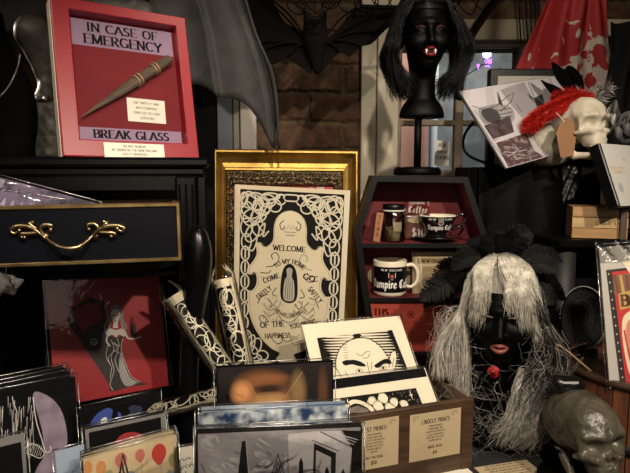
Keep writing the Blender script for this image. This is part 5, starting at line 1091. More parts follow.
def artM(s, w, h, M):
    L = lambda *p: locs(M, p); s.rect(-w*.49, -h*.5, w*.49, h*.485, g1, 1)
    s.poly(L((288, 434), (318, 431), (318, 500), (290, 500)), g2, 2); s.poly(L((318, 431), (340, 431), (352, 448), (350, 500), (318, 500)), mat('photo_light_grey', (.48, .46, .47), .5), 2)
    for d in range(4): s.line(L((320+d*4, 431.5+d*.3), (352+d*2, 447-d*2.4)), .0014, (g4, g2, g3, g2)[d], 4)
    s.poly(L((311, 438), (340, 450), (339, 500), (309, 500)), g2, 3); s.poly(L((314, 443), (336, 453), (335, 500), (312, 500)), g4, 4); s.poly(L((316, 450), (331, 457), (330, 500), (315, 500)), g3, 5)
    s.line(L((312, 440), (339, 451)), .0012, g4, 5); s.poly(L((342, 430), (362, 431), (361, 500), (347, 500), (352, 448)), g4, 2)
    for k in range(16):
        x = R_(198, 280); y = R_(434, 470); c = L((x, y))[0]; s.poly(sp2([(c[0], c[1]), (c[0]+R_(.008, .016), c[1]-R_(-.004, .01)), (c[0]+R_(.012, .022), c[1]-R_(.006, .018)), (c[0]+.004, c[1]-.006)], 4, True), g3, 2)
    for a, c in (((200, 440), (214, 450)), ((214, 438), (226, 452)), ((204, 455), (222, 462)), ((226, 440), (232, 455))): s.line(L(a, c), .0016, mat('photo_leaf_grey', (.3, .28, .29), .5), 3)
    s.poly(L((242, 441), (246, 441), (250, 490), (236, 490)), g4, 3); s.line(L((246, 441), (250, 490)), .001, g2, 4)
    for x, y in ((301, 457), (327, 466), (343, 468), (318, 478)): s.poly(L((x-2, y+5), (x, y), (x+2, y+5), (x+3, 500), (x-3, 500)), g4, 6)
    s.poly(L((276, 500), (286, 452), (290, 500)), g3, 2)
card((196, 432), (362, 425), .80, .07, 'mansion_photo', 'black and white photograph of a mansion doorway and iron fence spikes', 'photograph', artM, base=g4)
card((196, 429.5), (361, 422.5), .812, .07, 'mansion_photo', 'clear sleeved photograph pressed directly behind the mansion doorway photograph', 'photograph', None, base=g4)
wirestand(278, 455, .765, 'black wire triangle in front of the mansion photograph', .024)
# ================================================================ WOODEN BOX with prints
walnut = mat('walnut_stain', (.075, .038, .018), .5, c2=(.030, .016, .008), sc=7, stretch=(1, 6, 10), bump=.25, bsc=60)
fr = Vector((P(473, 398.5, 1.08).x, 1.08, P(473, 398.5, 1.08).z)); fl = onz(348, 417.5, fr.z); dirx = (fl-fr); dirx.z = 0; yawb = math.atan2(-dirx.y, -dirx.x); bw = dirx.length+.10; bh = fr.z-TZ-.002; bd = .245
Mb = Matrix.Translation((fr.x, fr.y, TZ+.002)) @ Matrix.Rotation(yawb, 4, 'Z')
t = thing('wooden_print_box', 'open walnut stained wooden box holding the linocut prints', 'box', Mb)
b = MB(); b.box((-bw, 0, 0), (0, .012, bh), walnut, bev=.0015); b.build('front_board', t)
for x0 in (-bw, -.013): b = MB(); b.box((x0, .0125, 0), (x0+.013, bd-.0125, bh-.002), walnut, bev=.0015); b.build('side_board', t)
b = MB(); b.box((-bw, bd-.012, 0), (0, bd, bh), walnut, bev=.0015); b.build('back_board', t)
b = MB(); b.box((-bw+.013, .0125, .0), (-.0135, bd-.0125, .008), walnut); b.build('bottom_board', t)
b = MB(); b.box((-.024, -.0015, 0), (.0015, .0005, bh+.001), walnut, bev=.0008); b.build('corner_post', t)
labm = mat('tea_stained_label', (.46, .36, .22), .7, c2=(.38, .29, .17), sc=9)
def label(c4, lines, labtxt):
    pts = [onsheet(Mb, *p) for p in c4]; x0 = (pts[0][0]+pts[3][0])/2; x1 = (pts[1][0]+pts[2][0])/2; z1 = (pts[0][1]+pts[1][1])/2; z0 = (pts[2][1]+pts[3][1])/2
    w, h = x1-x0, z1-z0; s = Sheet(w, h, labm, .0006)
    for tx, zf, hf, sx in lines: s.text(tx, 0, h*zf, h*hf, mat('faded_ink', (.03, .022, .015), .7), L=2, w=.2, t=.09, sx=sx, serif=False)
    for sg in (-1, 1):
        for r_ in (.02, .012): s.line([(sg*w*.38+r_*w*3*math.cos(a), h*.40+r_*w*2.4*math.sin(a)) for a in [PI*i/8 for i in range(12)]], .0005, MC['faded_ink'], 2)
    o = s.build('price_label', None, Mb @ Matrix.Translation(((x0+x1)/2, -.0022, (z0+z1)/2))); tag(o, labtxt, 'label')
rows = ['CARVED AND PRINTED', 'BY HAND IN SMALL RUNS', 'ON HEAVY COTTON PAPER WITH', 'A BLACK OIL BASED INK SO', 'EVERY PRINT IS A LITTLE BIT', 'DIFFERENT FROM THE']
label([(409, 415), (461, 407), (458.5, 453), (409, 462)], [('LINOCUT PRINTS', .27, .085, .72)]+[(r, .19-.062*i, .032, .66) for i, r in enumerate(rows)]+[('MADE IN NY', -.27, .055, .8), ('$10', -.40, .06, .9)], 'tea stained paper label on the right of the wooden box front')
label([(347, 423), (399.5, 415.5), (396.5, 464), (350, 472)], [('BEST PRINT!', .27, .085, .8)]+[(r, .19-.06*i, .032, .66) for i, r in enumerate(rows+['NEXT ONE'])]+[('ART FREEDOM', -.29, .05, .8), ('$10', -.41, .07, .9)], 'tea stained paper label on the left of the wooden box front, partly hidden')
# the prints
def inbox(M, w, h):
    """shorten a print from below until its foot stays behind the front board"""
    Mbi = Mb.inverted()
    while h > .08:
        q_ = [Mbi @ M @ Vector((sx*w/2, -.006, -h/2-.004)) for sx in (-1, 1)]
        if min(v.y for v in q_) > .014 and min(v.z for v in q_) > .010: break
        h -= .002; M = M @ Matrix.Translation((0, 0, .001))
    return M, w, h
def seat(M, w, h):  # how far the sheet reaches down to the box floor
    z = (M @ Vector((0, 0, -h/2))).z; d = (M.to_3x3() @ Vector((0, 0, 1))).z; e = max(0, (z-TZ-.016)/d); Mbi = Mb.inverted()
    while e > 0 and min((Mbi @ M @ Vector((sx*w/2, -.006, -h/2-e))).y for sx in (-1, 1)) < .014: e -= .002
    return e
cardc = mat('mount_cream', (.66, .60, .47), .65)
M, w, h = fit([(302.5, 325), (398, 316), (434, 414), (326, 430)], 1.165, .40, .2, wl=15, wy=8); M, w, h = inbox(M, w, h)
t = thing('linocut_print', 'cream mounted linocut of a bald pointed ear man, rear print in the wooden box', 'print', M); s = Sheet(w, h, cardc, .002); e = seat(M, w, h)
if e > .001: s.mb.box((-w/2, 0, -h/2-e), (w/2, .002, -h/2), cardc)
L = lambda *p: locs(M, p)
s.poly(L((317, 338), (392, 330), (416, 390), (330, 398)), INK, 1)
for k in range(15):   # white gouged streaks either side
    y = 334+k*2.8; xl = 320+k*.9; s.poly(L((xl+R_(-2, 3), y), (352, y-1.5), (354, y+.9), (xl+4+R_(0, 5), y+.9)), cardc, 2); xr = 391+k*1.15; s.poly(L((360, y-3), (xr-R_(3, 10), y-3.4), (xr-R_(0, 6), y-2.4), (362, y-.8)), cardc, 2)
s.poly(sp2(L((337, 376), (336, 362), (340, 348), (350, 340), (364, 338), (376, 344), (384, 352), (392, 366), (398, 380), (400, 392), (345, 392)), 4, True), cardc, 3)
s.line(sp2(L((337, 374), (336, 360), (341, 347), (352, 339.5), (366, 338), (378, 344), (386, 354), (390, 362)), 5), [.0008+.0016*math.sin(PI*i/35) for i in range(36)], INK, 4)
for d in range(8): s.line(L((342+d*.4, 345+d*2.6), (347+d*.2, 344.5+d*2.6)), .0009, INK, 4)
s.poly(sp2(L((342, 362), (347, 360.5), (354, 360), (361, 362), (366, 366), (360, 366.5), (352, 364.5), (345, 365.5)), 4, True), INK, 5); s.poly(sp2(L((374, 366), (379, 362), (385, 359), (390, 360), (391, 364), (384, 364), (378, 368)), 4, True), INK, 5)
for cx, cy in ((359, 371), (383, 368)):
    c = L((cx, cy))[0]; s.disc(c[0], c[1], .0085, .005, INK, 5); s.disc(c[0], c[1], .0073, .004, cardc, 6); s.disc(c[0], c[1], .003, .003, INK, 7)
s.poly(sp2(L((389, 366), (391, 354), (395, 351), (396, 360), (393, 372)), 4, True), cardc, 4); s.line(sp2(L((389, 368), (390, 355), (395, 351), (397, 360), (393, 373)), 4), .0016, INK, 5); s.line(sp2(L((392, 367), (394, 358)), 3), .0012, INK, 5)
s.poly(sp2(L((333, 366), (338, 372), (342, 382), (341, 388), (334, 380), (330, 372)), 4, True), cardc, 4); s.line(sp2(L((332, 366), (338, 371), (343, 384), (340, 389)), 4), .0016, INK, 5); s.line(sp2(L((332, 374), (336, 380)), 3), .0012, INK, 5)
for pts in (((356, 353), (361, 356), (366, 352), (370, 352)), ((362, 358), (367, 358), (370, 354)), ((369, 372), (371, 382), (376, 386)), ((352, 377), (358, 380), (364, 377)), ((345, 371), (348, 378), (346, 386)), ((378, 375), (386, 376), (390, 371)), ((367, 362), (369, 372)), ((372, 362), (371, 370))): s.line(sp2(L(*pts), 4), .0012, INK, 5)
for k in range(30): c = L((R_(347, 366), R_(343, 357)))[0]; s.disc(c[0], c[1], .0005, .0005, INK, 5, 6)
s.build('mounted_print', t); sleeve(w, h, t)
M, w, h = fit([(319, 381), (423.5, 366.5), (452, 440), (340, 455)], 1.10, .40, .2, wl=15, wy=8); M, w, h = inbox(M, w, h)
t = thing('linocut_print', 'cream mounted linocut of a starry sky, front print in the wooden box', 'print', M); s = Sheet(w, h, cardc, .002); e = seat(M, w, h)
if e > .001: s.mb.box((-w/2, 0, -h/2-e), (w/2, .002, -h/2), cardc)
L = lambda *p: locs(M, p); s.poly(L((319, 381), (423.5, 366.5), (427, 376.5), (322, 391)), dk, 1)
s.poly(L((340, 398), (416, 388), (432, 428), (350, 440)), INK, 1)
for k in range(60): c = L((R_(375, 424), R_(389, 412)))[0]; s.disc(c[0], c[1], .0007, .0007, cardc, 2, 6)
c = L((411, 395))[0]
s.poly([(c[0]+(.009 if i % 2 == 0 else .002)*math.cos(i*PI/4)*(.6 if i % 4 == 0 else 1), c[1]+(.012 if i % 2 == 0 else .002)*math.sin(i*PI/4)) for i in range(8)], cardc, 3)
for x, y, r_ in ((372, 401, 5), (383, 398, 6), (394, 402, 5), (404, 404, 5), (378, 406, 6), (390, 408, 6), (366, 407, 4)):
    c = L((x, y))[0]; s.blob(c[0], c[1], r_*.002, r_*.0018, cardc, 3, .15); s.line([(c[0]+r_*.0019*math.cos(a), c[1]+r_*.0017*math.sin(a)) for a in [2*PI*i/16 for i in range(12)]], .0008, INK, 4)
s.poly(sp2(L((344, 408), (352, 400), (364, 402), (374, 410), (372, 425), (348, 428)), 4, True), cardc, 4)
s.poly(sp2(L((346, 412), (353, 404), (362, 405), (371, 412), (369, 424), (350, 426)), 4, True), INK, 5)
for k in range(9): s.line(L((349+k*2, 413-abs(4-k)*.0), (351+k*2.2, 405.5+abs(3-k)*.8)), .0009, cardc, 6)
s.build('mounted_print', t); sleeve(w, h, t)
# ================================================================ RED PICTURE in the cabinet
M, w, h = fit([(43, 264), (157, 261), (169, 384), (57, 408)], 1.105, .1, .1, wl=20, wy=10)
t = thing('vampire_print', 'red print of a pale lady in a black gown beside a black coffin', 'print', M); redpr = mat('crimson_print', (.27, .008, .012), .5, c2=(.20, .006, .01), sc=5)
s = Sheet(w, h, redpr, .002); L = lambda *p: locs(M, p); e = .0
s.poly(L((69, 310), (90, 297), (104, 302), (106, 318), (118, 372), (117, 392), (110, 386), (84, 346), (67, 322)), mat('coffin_ink', (.012, .008, .008), .6), 1)
s.poly(L((73, 312), (89, 302), (99, 304), (103, 318), (82, 332)), mat('deep_red_ink', (.16, .008, .01), .6), 2)
c = L((94, 342))[0]; s.line([(c[0]+.006*math.cos(a), c[1]+.006*math.sin(a)) for a in [2*PI*i/14 for i in range(14)]], .0009, wl, 3, True); s.line([(c[0]-.003, c[1]+.001), (c[0], c[1]-.003), (c[0]+.003, c[1]+.001)], .0009, wl, 3)
pale = mat('pale_figure_ink', (.48, .46, .42), .6); gry = mat('grey_figure_ink', (.22, .21, .2), .6)
pale = mat('pale_figure_ink', (.66, .63, .58), .6); gry = mat('grey_figure_ink', (.27, .26, .25), .6)
for pts in (((113, 307), (109, 312), (108, 320), (105, 327), (107, 334)), ((112, 308), (110, 316), (110, 324), (108, 330)), ((118, 307), (122, 313), (123, 320), (126, 327), (124, 333)), ((117, 308), (121, 316), (122, 324), (124, 330)), ((115, 305.5), (111, 308), (109.5, 314)), ((115, 305.5), (120, 308), (122, 313))): s.line(sp2(L(*pts), 4), .0042, gry, 4)
for pts in (((113, 306), (109, 313), (107, 322), (105, 330)), ((118, 306), (122, 314), (125, 324), (126, 331)), ((111, 312), (109, 324)), ((121, 312), (123, 324))): s.line(sp2(L(*pts), 4), .0008, MC['coffin_ink'], 5)
s.poly(sp2(L((111, 312), (115.5, 308.5), (119.5, 312), (119, 319), (115.5, 324), (112, 319)), 4, True), pale, 6)
s.poly(L((113.6, 321), (117.4, 321), (118, 328), (113, 328)), pale, 6)
s.poly(sp2(L((106.5, 333), (110, 328.5), (116, 330), (122, 328.5), (126.5, 333), (124, 336.5), (119, 334.5), (116, 337), (112, 334.5), (108, 336.5)), 4, True), pale, 6)
s.line(sp2(L((125.5, 333), (128, 338), (134, 338.5), (141, 337)), 4), .0032, pale, 6); s.line(sp2(L((108, 334), (106.5, 341), (110, 346)), 4), .003, pale, 6)
s.poly(sp2(L((110, 336), (116, 338), (123, 336), (121, 346), (125, 360), (130, 374), (140, 382), (150, 384), (132, 386), (112, 391), (109, 386), (113, 372), (110, 362), (113, 350)), 4, True), MC['coffin_ink'], 6)
s.poly(sp2(L((121, 352), (124, 362), (128, 376), (136, 383), (126, 386), (120, 376), (119, 362)), 4, True), gry, 7)
for pts in (((111, 340), (114, 348), (111, 358), (114, 370), (110, 384), (113, 390)), ((123, 338), (121, 348), (125, 362), (131, 376), (140, 382)), ((114, 342), (118, 350), (115, 360), (119, 372)), ((117, 338), (119, 346), (113, 352), (108, 358), (111, 366)), ((112, 343), (120, 346)), ((113, 350), (121, 354)), ((124, 366), (130, 378), (138, 383)), ((112, 366), (110, 378)), ((108, 345), (106, 356), (110, 364))): s.line(sp2(L(*pts), 4), .0009, pale, 8)
s.line(L((112.2, 315), (114.6, 315.3)), .002, INK, 8); s.line(L((116.4, 315.3), (118.6, 315)), .002, INK, 8); s.line(L((114.3, 320.3), (116.9, 320.3)), .0013, bloodm, 8)
s.poly(sp2(L((131, 337), (131, 328), (134, 322), (136, 328), (136, 337)), 4, True), MC['coffin_ink'], 7)
s.build('red_sheet', t); sleeve(w, h, t, over=.006)
b = MB(); zlow = (M @ Vector((0, 0, -h/2))).z-.012
b.box((-w/2-.012, .006, -h/2-.004), (w/2+.012, .009, h/2+.01), dk, bev=.001); b.build('black_backing_board', t)
zsh = (M @ Vector((0, .005, -h/2-.004))).z-.008
b = MB(); b.box((cx0+.03-cx1, .032, zsh-TZ-.02), (-.024, .36, zsh-TZ-.004), cab); b.build('inner_shelf', cabt)
# white wrapped thing at the left edge
p = P(6, 284, .99)
t = thing('crumpled_bag', 'crumpled white plastic bag at the left edge under the drawer', 'bag', p)
sdf_obj('bag_body', lambda X, Y, Z: ell(X, Y, Z, (-.012, 0, 0), (.036, .02, .018))+wob(X, Y, Z, 150, .006)+wob(X, Y, Z, 330, .002), (-.06, -.035, -.035), (.04, .035, .035), .002, mat('white_poly_bag', (.6, .58, .54), .3, bump=.6, bsc=90), t)
b = MB(); b.tube([(0, 0, .012), (.004, .0, .04), (.004, .0, P(0, 268, .99).z-p.z+.03)], .0008, mat('grey_thread', (.3, .3, .3), .6), 4); b.build('hanging_loop', t)
# ================================================================ RIGHT SIDE
# ---- black draped pedestal behind the wigged head
blkv = mat('black_sheen_fabric', (.0012, .0012, .0014), .6, spec=.1, bump=.5, bsc=12, dist=.01); YP = 1.5
a = P(478, 167, YP); c = P(602, 167, YP); PT = a.z
t = thing('draped_pedestal', 'tall pedestal covered in shiny black fabric under the white skull', 'pedestal', ((a.x+c.x)/2, YP, TZ+.002)); W_ = c.x-a.x; H_ = PT-TZ-.002
b = MB()
def ped(u, v):
    per = 2*(W_+.24); d = u*per; 
    if d < W_: x, y = -W_/2+d, 0
    elif d < W_+.24: x, y = W_/2, d-W_
    elif d < 2*W_+.24: x, y = W_/2-(d-W_-.24), .24
    else: x, y = -W_/2, .24-(d-2*W_-.24)
    f = (1-v)*.012+.002; return (x+f*math.sin(u*90+v*2), y-f*math.cos(u*70)*1.0, H_*v)
b.grid(ped, 160, 14, blkv); b.grid(lambda u, v: (-W_/2+W_*u, .24*v, H_-.0008*math.sin(u*20)), 12, 6, blkv); b.build('black_cover', t, True)
b = MB(); b.box((-W_/2+.02, .02, 0), (W_/2-.02, .22, H_-.01), oak); b.build('inner_box', t)
cr = mat('crinkled_foil_lace', (.10, .10, .095), .3, metal=.6, c2=(.01, .01, .01), sc=120, lo=.45, hi=.6); b = MB(); b.grid(lambda u, v: (P(562+14*u, 167+38*v*(1-.3*u), YP-.012).x-t.location.x, -.016+.004*math.sin(u*9+v*11), H_+.002-.10*v*(1-.25*u)), 12, 18, cr); b.build('crinkled_trim', t, True)
# ---- box on the pedestal carrying photo print
M, w, h = fit([(458, 92), (575, 72), (617, 138), (508, 167)], YP+.03, .5, .2, wl=8, wy=4)
t = thing('photo_canvas', 'large black and white photograph tilted on the pedestal behind the white skull', 'photograph', M)
s = Sheet(w, h, mat('photo_white', (.50, .47, .50), .5, c2=(.42, .39, .42), sc=4), .006); L = lambda *p: locs(M, p); pd = mat('photo_soft_grey', (.26, .245, .26), .5, c2=(.3, .28, .3), sc=15)
s.poly(L((485, 89), (492, 87), (498, 110), (488, 116)), g3, 1); s.poly(L((527, 80), (532, 79), (536, 96), (530, 100)), g3, 1); s.poly(L((500, 90), (524, 82), (540, 112), (534, 132), (510, 104)), pd, 1)
s.poly(sp2(L((478, 110), (486, 106), (498, 104), (512, 108), (514, 120), (502, 126), (486, 124)), 4, True), MC['photo_grey_wall'], 2); s.poly(sp2(L((481, 112), (489, 108), (498, 112), (500, 122), (488, 122)), 4, True), mat('photo_charcoal', (.05, .045, .05), .5), 3)
for pts in (((472, 106), (484, 110), (496, 106), (508, 96), (514, 92), (511, 102), (500, 112)), ((488, 116), (490, 112), (511, 108), (512, 112), (490, 117)), ((488, 120), (512, 116)), ((497, 92), (499, 104), (506, 110)), ((474, 110), (488, 128), (494, 140)), ((484, 110), (494, 124), (510, 120)), ((516, 104), (522, 112)), ((534, 100), (541, 95), (544, 110)), ((528, 82), (540, 112)), ((549, 78), (560, 100))): s.line(L(*pts), .0022, MC['photo_charcoal'], 4)
s.poly(L((498, 92), (501, 100), (503, 106), (499, 104)), MC['photo_charcoal'], 4); s.poly(L((534, 98), (542, 94), (546, 108), (538, 112)), MC['photo_charcoal'], 3)
s.poly(L((484, 126), (510, 116), (514, 132), (494, 141)), mat('photo_brown', (.09, .065, .07), .5, c2=(.03, .02, .02), sc=40), 3); s.line(L((490, 141), (514, 133)), .003, s.mb.mats[0], 4)
s.poly(L((496, 143), (526, 133), (534, 150), (544, 157), (508, 167)), mat('photo_wine', (.07, .035, .04), .5, c2=(.25, .2, .2), sc=60, lo=.5, hi=.65), 3)
for k in range(26): x = R_(500, 530); y = R_(142, 160); s.line(L((x, y), (x+R_(4, 12), y+R_(-6, 3))), R_(.0006, .0016), s.mb.mats[0] if k % 2 else MC['photo_charcoal'], 5)
s.line(L((462, 96), (492, 143), (510, 166)), .002, MC['photo_charcoal'], 5)
s.build('photo_face', t); b = MB(); b.box((-w/2-.002, .0005, -h/2), (w/2+.002, .007, h/2+.002), mat('grey_metal_edge', (.08, .075, .07), .35, metal=.5), bev=.001); b.build('edge_band', t)
p = P(528, 74, YP+.17); t = thing('black_case', 'flat black case with pale lining standing behind the tilted photograph', 'case', Matrix.Translation((p.x, p.y, PT+.0015)) @ rotm(0, 0, 0)); z1 = P(528, 69, YP+.17).z-PT
x0 = P(490, 74, YP+.17).x-p.x; x1 = P(569, 74, YP+.17).x-p.x; b = MB(); b.box((x0, 0, 0), (x1, .03, z1), BLACK, bev=.003); b.build('case_body', t); b = MB(); b.box((x0+.022, -.004, 0), (x1-.03, -.0005, z1-.022), mat('pale_lining', (.4, .38, .34), .6)); b.build('pale_lining', t)
p = P(466, 145, YP-.02); t = thing('black_strap', 'black strap looping down left of the tilted photograph', 'strap', p)
b = MB(); b.tube([P(x, y, YP-.02)-p for x, y in sp2([(474, 122), (466, 132), (463, 144), (467, 154), (480, 161), (500, 166)], 5)], .0055, MC['black_sheen_fabric'], 8, flat=.3); b.build('loop', t, True)
# ---- skulls
bone = mat('bone_white', (.62, .57, .46), .5, c2=(.42, .37, .28), sc=16, bump=.35, bsc=50, dist=.003, lo=.35, hi=.7)
bronze = mat('dark_patina_resin', (.085, .075, .052), .33, c2=(.030, .026, .018), sc=13, bump=1, bsc=38, dist=.006, lo=.35, hi=.7)
toothm = mat('ivory_teeth', (.5, .44, .32), .4, c2=(.35, .3, .2), sc=40)
def skull_fn(X, Y, Z):
    f = ell(X, Y, Z, (0, .018, .128), (.070, .092, .072)); f = smin(f, ell(X, Y, Z, (0, -.045, .118), (.055, .04, .055)), .02)
    f = smin(f, ell(X, Y, Z, (0, -.045, .055), (.036, .040, .036)), .02)
    f = smin(f, rbox(X, Y, Z, (0, -.052, .032), (.026, .026, .014), .012), .012)
    for sx in (-1, 1):
        f = smin(f, cap(X, Y, Z, (sx*.010, -.084, .112), (sx*.044, -.070, .114), .008, .008), .01)
        f = smin(f, cap(X, Y, Z, (sx*.028, -.076, .066), (sx*.058, -.035, .070), .009, .007), .010); f = smin(f, cap(X, Y, Z, (sx*.058, -.035, .070), (sx*.066, .012, .078), .006, .005), .008)
        f = smin(f, cap(X, Y, Z, (sx*.050, -.060, .108), (sx*.052, -.052, .076), .006, .007), .007)
        f = smax(f, -ell(X, Y, Z, (sx*.030, -.090, .090), (.0205, .036, .0185)), .006)
        f = smax(f, -ell(X, Y, Z, (sx*.068, -.028, .092), (.014, .030, .026)), .012)
        f = smax(f, -ell(X, Y, Z, (sx*.0075, -.094, .058), (.0080, .022, .0135)), .004)
        j = smin(cap(X, Y, Z, (sx*.054, .012, .058), (sx*.045, -.008, .004), .009, .010), cap(X, Y, Z, (sx*.045, -.008, .004), (sx*.016, -.072, -.014), .011, .012), .008); f = np.minimum(f, j)
    f = smin(f, cap(X, Y, Z, (-.016, -.073, -.014), (.016, -.073, -.014), .013), .008)
    f = smax(f, -ell(X, Y, Z, (0, .0, .0), (.032, .055, .05)), .01)
    return f+wob(X, Y, Z, 110, .0012)
def skull(name, label, M, m, parts=True):
    t = thing(name, label, 'skull', M); sdf_obj('skull_bone', skull_fn, (-.085, -.12, -.04), (.085, .125, .21), .0032, m, t)
    for zc, zd, n_ in ((.018, 1, 12), (.002, -1, 12)):
        b = MB()
        for i in range(n_):
            a = -1.15+2.3*i/(n_-1); x = .0255*math.sin(a)*1.05; y = -.048-.0285*math.cos(a); b.lathe([(.0005, -.007), (.0023, -.006), (.0027, 0), (.0022, .007)], toothm if m is bone else mat('patina_teeth', (.22, .19, .13), .4), Matrix.Translation((x, y, zc)) @ Matrix.Rotation(a, 4, 'Z'), 8)
        b.build('upper_teeth' if zd > 0 else 'lower_teeth', t, True)
    return t
# dark skull lower right; its centre of cranium near (583, 420)
c5 = P(584, 430, 1.0); S5 = .82; M5 = Matrix.Translation(c5) @ Matrix.Rotation(math.radians(8), 4, 'Z') @ Matrix.Rotation(math.radians(-14), 4, 'X') @ Matrix.Rotation(math.radians(-4), 4, 'Y') @ Matrix.Scale(S5, 4) @ Matrix.Translation((0, 0, -.11))
zmin = (M5 @ Vector((0, -.07, -.028))).z
dsk = skull('dark_skull', 'dark bronze coloured skull facing right at the lower right corner', M5, bronze)
zlow_ = zmin-TZ
t = thing('round_riser', 'low black round riser under the dark bronze skull', 'riser', (c5.x, c5.y, TZ+.002)); b = MB(); b.lathe([(.001, 0), (.075, 0), (.08, .004), (.078, max(.012, zlow_-.002)), (.001, max(.012, zlow_-.002))], facem, n=40, cap=False); b.build('disc', t, True)
# pale skull on the pedestal, facing right
c6 = P(577, 131, YP-.06); M6 = Matrix.Translation(c6) @ Matrix.Rotation(math.radians(14), 4, 'Z') @ Matrix.Rotation(math.radians(-14), 4, 'X') @ Matrix.Scale(.78, 4) @ Matrix.Translation((-.0, -.02, -.095))
skull('pale_skull', 'cream white skull facing right on the black pedestal', M6, bone)
# cracked stone-like bulge left of it (a second, turned skull)
c7 = P(541, 142, YP+.0); t = thing('stone_skull', 'rounded cracked pale stone skull lying left of the cream skull under the red boa', 'skull', c7)
crk = mat('cracked_pale_stone', (.52, .48, .39), .6, c2=(.32, .29, .22), sc=10, bump=.5, bsc=30, dist=.004)
def s7(X, Y, Z):
    f = ell(X, Y, Z, (0, 0, 0), (.052, .06, .058)); f = smin(f, ell(X, Y, Z, (.03, -.01, -.02), (.05, .05, .042)), .02)
    for i, (a, c_) in enumerate((((-.05, -.05, .03), (.0, -.07, -.01)), ((.0, -.07, -.01), (.03, -.07, -.05)), ((.0, -.07, -.01), (-.05, -.05, -.03)), ((-.01, -.06, .05), (.02, -.075, .01)), ((.02, -.075, .01), (.07, -.05, .0)), ((-.03, -.06, -.02), (-.02, -.06, -.06)))): f = smax(f, -cap(X, Y, Z, a, c_, .0065), .006)
    return f+wob(X, Y, Z, 90, .0015)
sdf_obj('stone_form', s7, (-.07, -.075, -.065), (.095, .075, .07), .003, crk, t)
# red feather boa
def fluff(name, parent, path, r, n, ln, mats, wd=.0012, mtx=None, drop=0):
    b = MB(); q = spline(path, 12); m_ = len(q)
    b.tube(q, r*.5, mats[0], 8)
    for k in range(n):
        i = random.randrange(m_); p = q[i]; d = Vector((R_(-1, 1), R_(-1, 1), R_(-1, 1))).normalized(); l = ln*R_(.5, 1.1); u = d.orthogonal().normalized()*wd; p0 = p+d*r*.4; md = p0+d*l*.6+u*R_(-2, 2); e = p0+d*l+Vector((0, 0, -drop*l))+u*R_(-5, 5)
        b.add([p0-u, p0+u, md+u*.8, md-u*.8, e], [(0, 1, 2, 3), (3, 2, 4)], mats[k % len(mats)])
    return b.build(name, parent, mtx=mtx)
rf1 = mat('scarlet_feather', (.62, .02, .008), .55); rf2 = mat('deep_red_feather', (.33, .008, .006), .6)
ofb = P(555, 112, YP-.07); fb = lambda x, y, Y=YP-.065: P(x, y, Y)-ofb
t = thing('feather_boa', 'bright red feather boa draped over the two pale skulls', 'boa', ofb)
fluff('feather_barbs', t, [fb(529, 127, YP-.06), fb(537, 119, YP-.075), fb(550, 111, YP-.08), fb(564, 105, YP-.075), fb(578, 101, YP-.07), fb(586, 100, YP-.06)], .022, 9000, .019, [rf1, rf1, rf2])
fluff('upper_tuft', t, [fb(556, 100, YP-.03), fb(566, 94, YP-.03), fb(580, 95, YP-.03)], .010, 1100, .022, [rf2, rf2, rf1])
# brown coffin shaped tag
M = Matrix.Translation(P(566, 138, YP-.115)) @ rotm(.1, .05, .05); kt = 1.385/F; out = [(-6, 16.5), (-1, 20), (5, 17.5), (11, 8), (9, -17), (-4, -19.5), (-10.5, 4)]
s = Sheet(1, 1, None); s.mb = MB(); s.mb.prism([(x*kt, z*kt) for x, z in out][::-1], 0, .0015, mat('brown_kraft_tag', (.26, .135, .06), .8, c2=(.22, .11, .05), sc=8)); s.disc(-2.2*kt, 15*kt, .0022, .0022, INK, 1, 12)
s.line(sp2([(-2.2*kt, 15*kt), (-6*kt, 19*kt), (-12*kt, 24*kt)], 5), .0012, MC['white_card'], 2); tag(s.build('coffin_tag', None, M), 'brown paper coffin shaped tag hanging on the cream skull', 'tag')
# black leaf plumes and grey spiky tuft
t = thing('black_plume', 'pointed black satin leaves rising above the red boa', 'plume', P(570, 90, YP)); o_ = P(570, 90, YP)
for pts in ([(579, 97), (572, 76), (562, 68), (552, 62), (556, 78), (568, 92)], [(566, 96), (560, 88), (546, 82), (541, 80), (550, 92), (560, 98)], [(584, 90), (582, 76), (572, 66), (566, 68), (574, 82)]):
    b = MB(); pl = [((P(x, y, YP-.02)-o_).x, (P(x, y, YP-.02)-o_).z) for x, y in sp2(pts, 3, True)]; b.prism(pl[::-1], -.02, -.017, mat('black_satin', (.0012, .0012, .0012), .8, spec=.03)); b.build('leaf', t)
b = MB(); b.tube([(0, -.02, -.02), (0.01, -.02, PT-o_.z+.004)], .003, MC['black_satin'], 6); b.build('stem', t)
t = thing('grey_feather_tuft', 'spiky grey and white feather tuft behind the cream skull', 'feather tuft', P(592, 95, YP-.02)); o_ = P(592, 95, YP-.02)
fluff('barbs', t, [P(592, 108, YP+.03)-o_, P(598, 98, YP+.03)-o_, P(606, 88, YP+.03)-o_], .008, 420, .034, [mat('grey_plume', (.30, .28, .28), .6), mat('dark_plume', (.06, .055, .055), .6), mat('pale_plume', (.55, .5, .48), .6)], .0016)
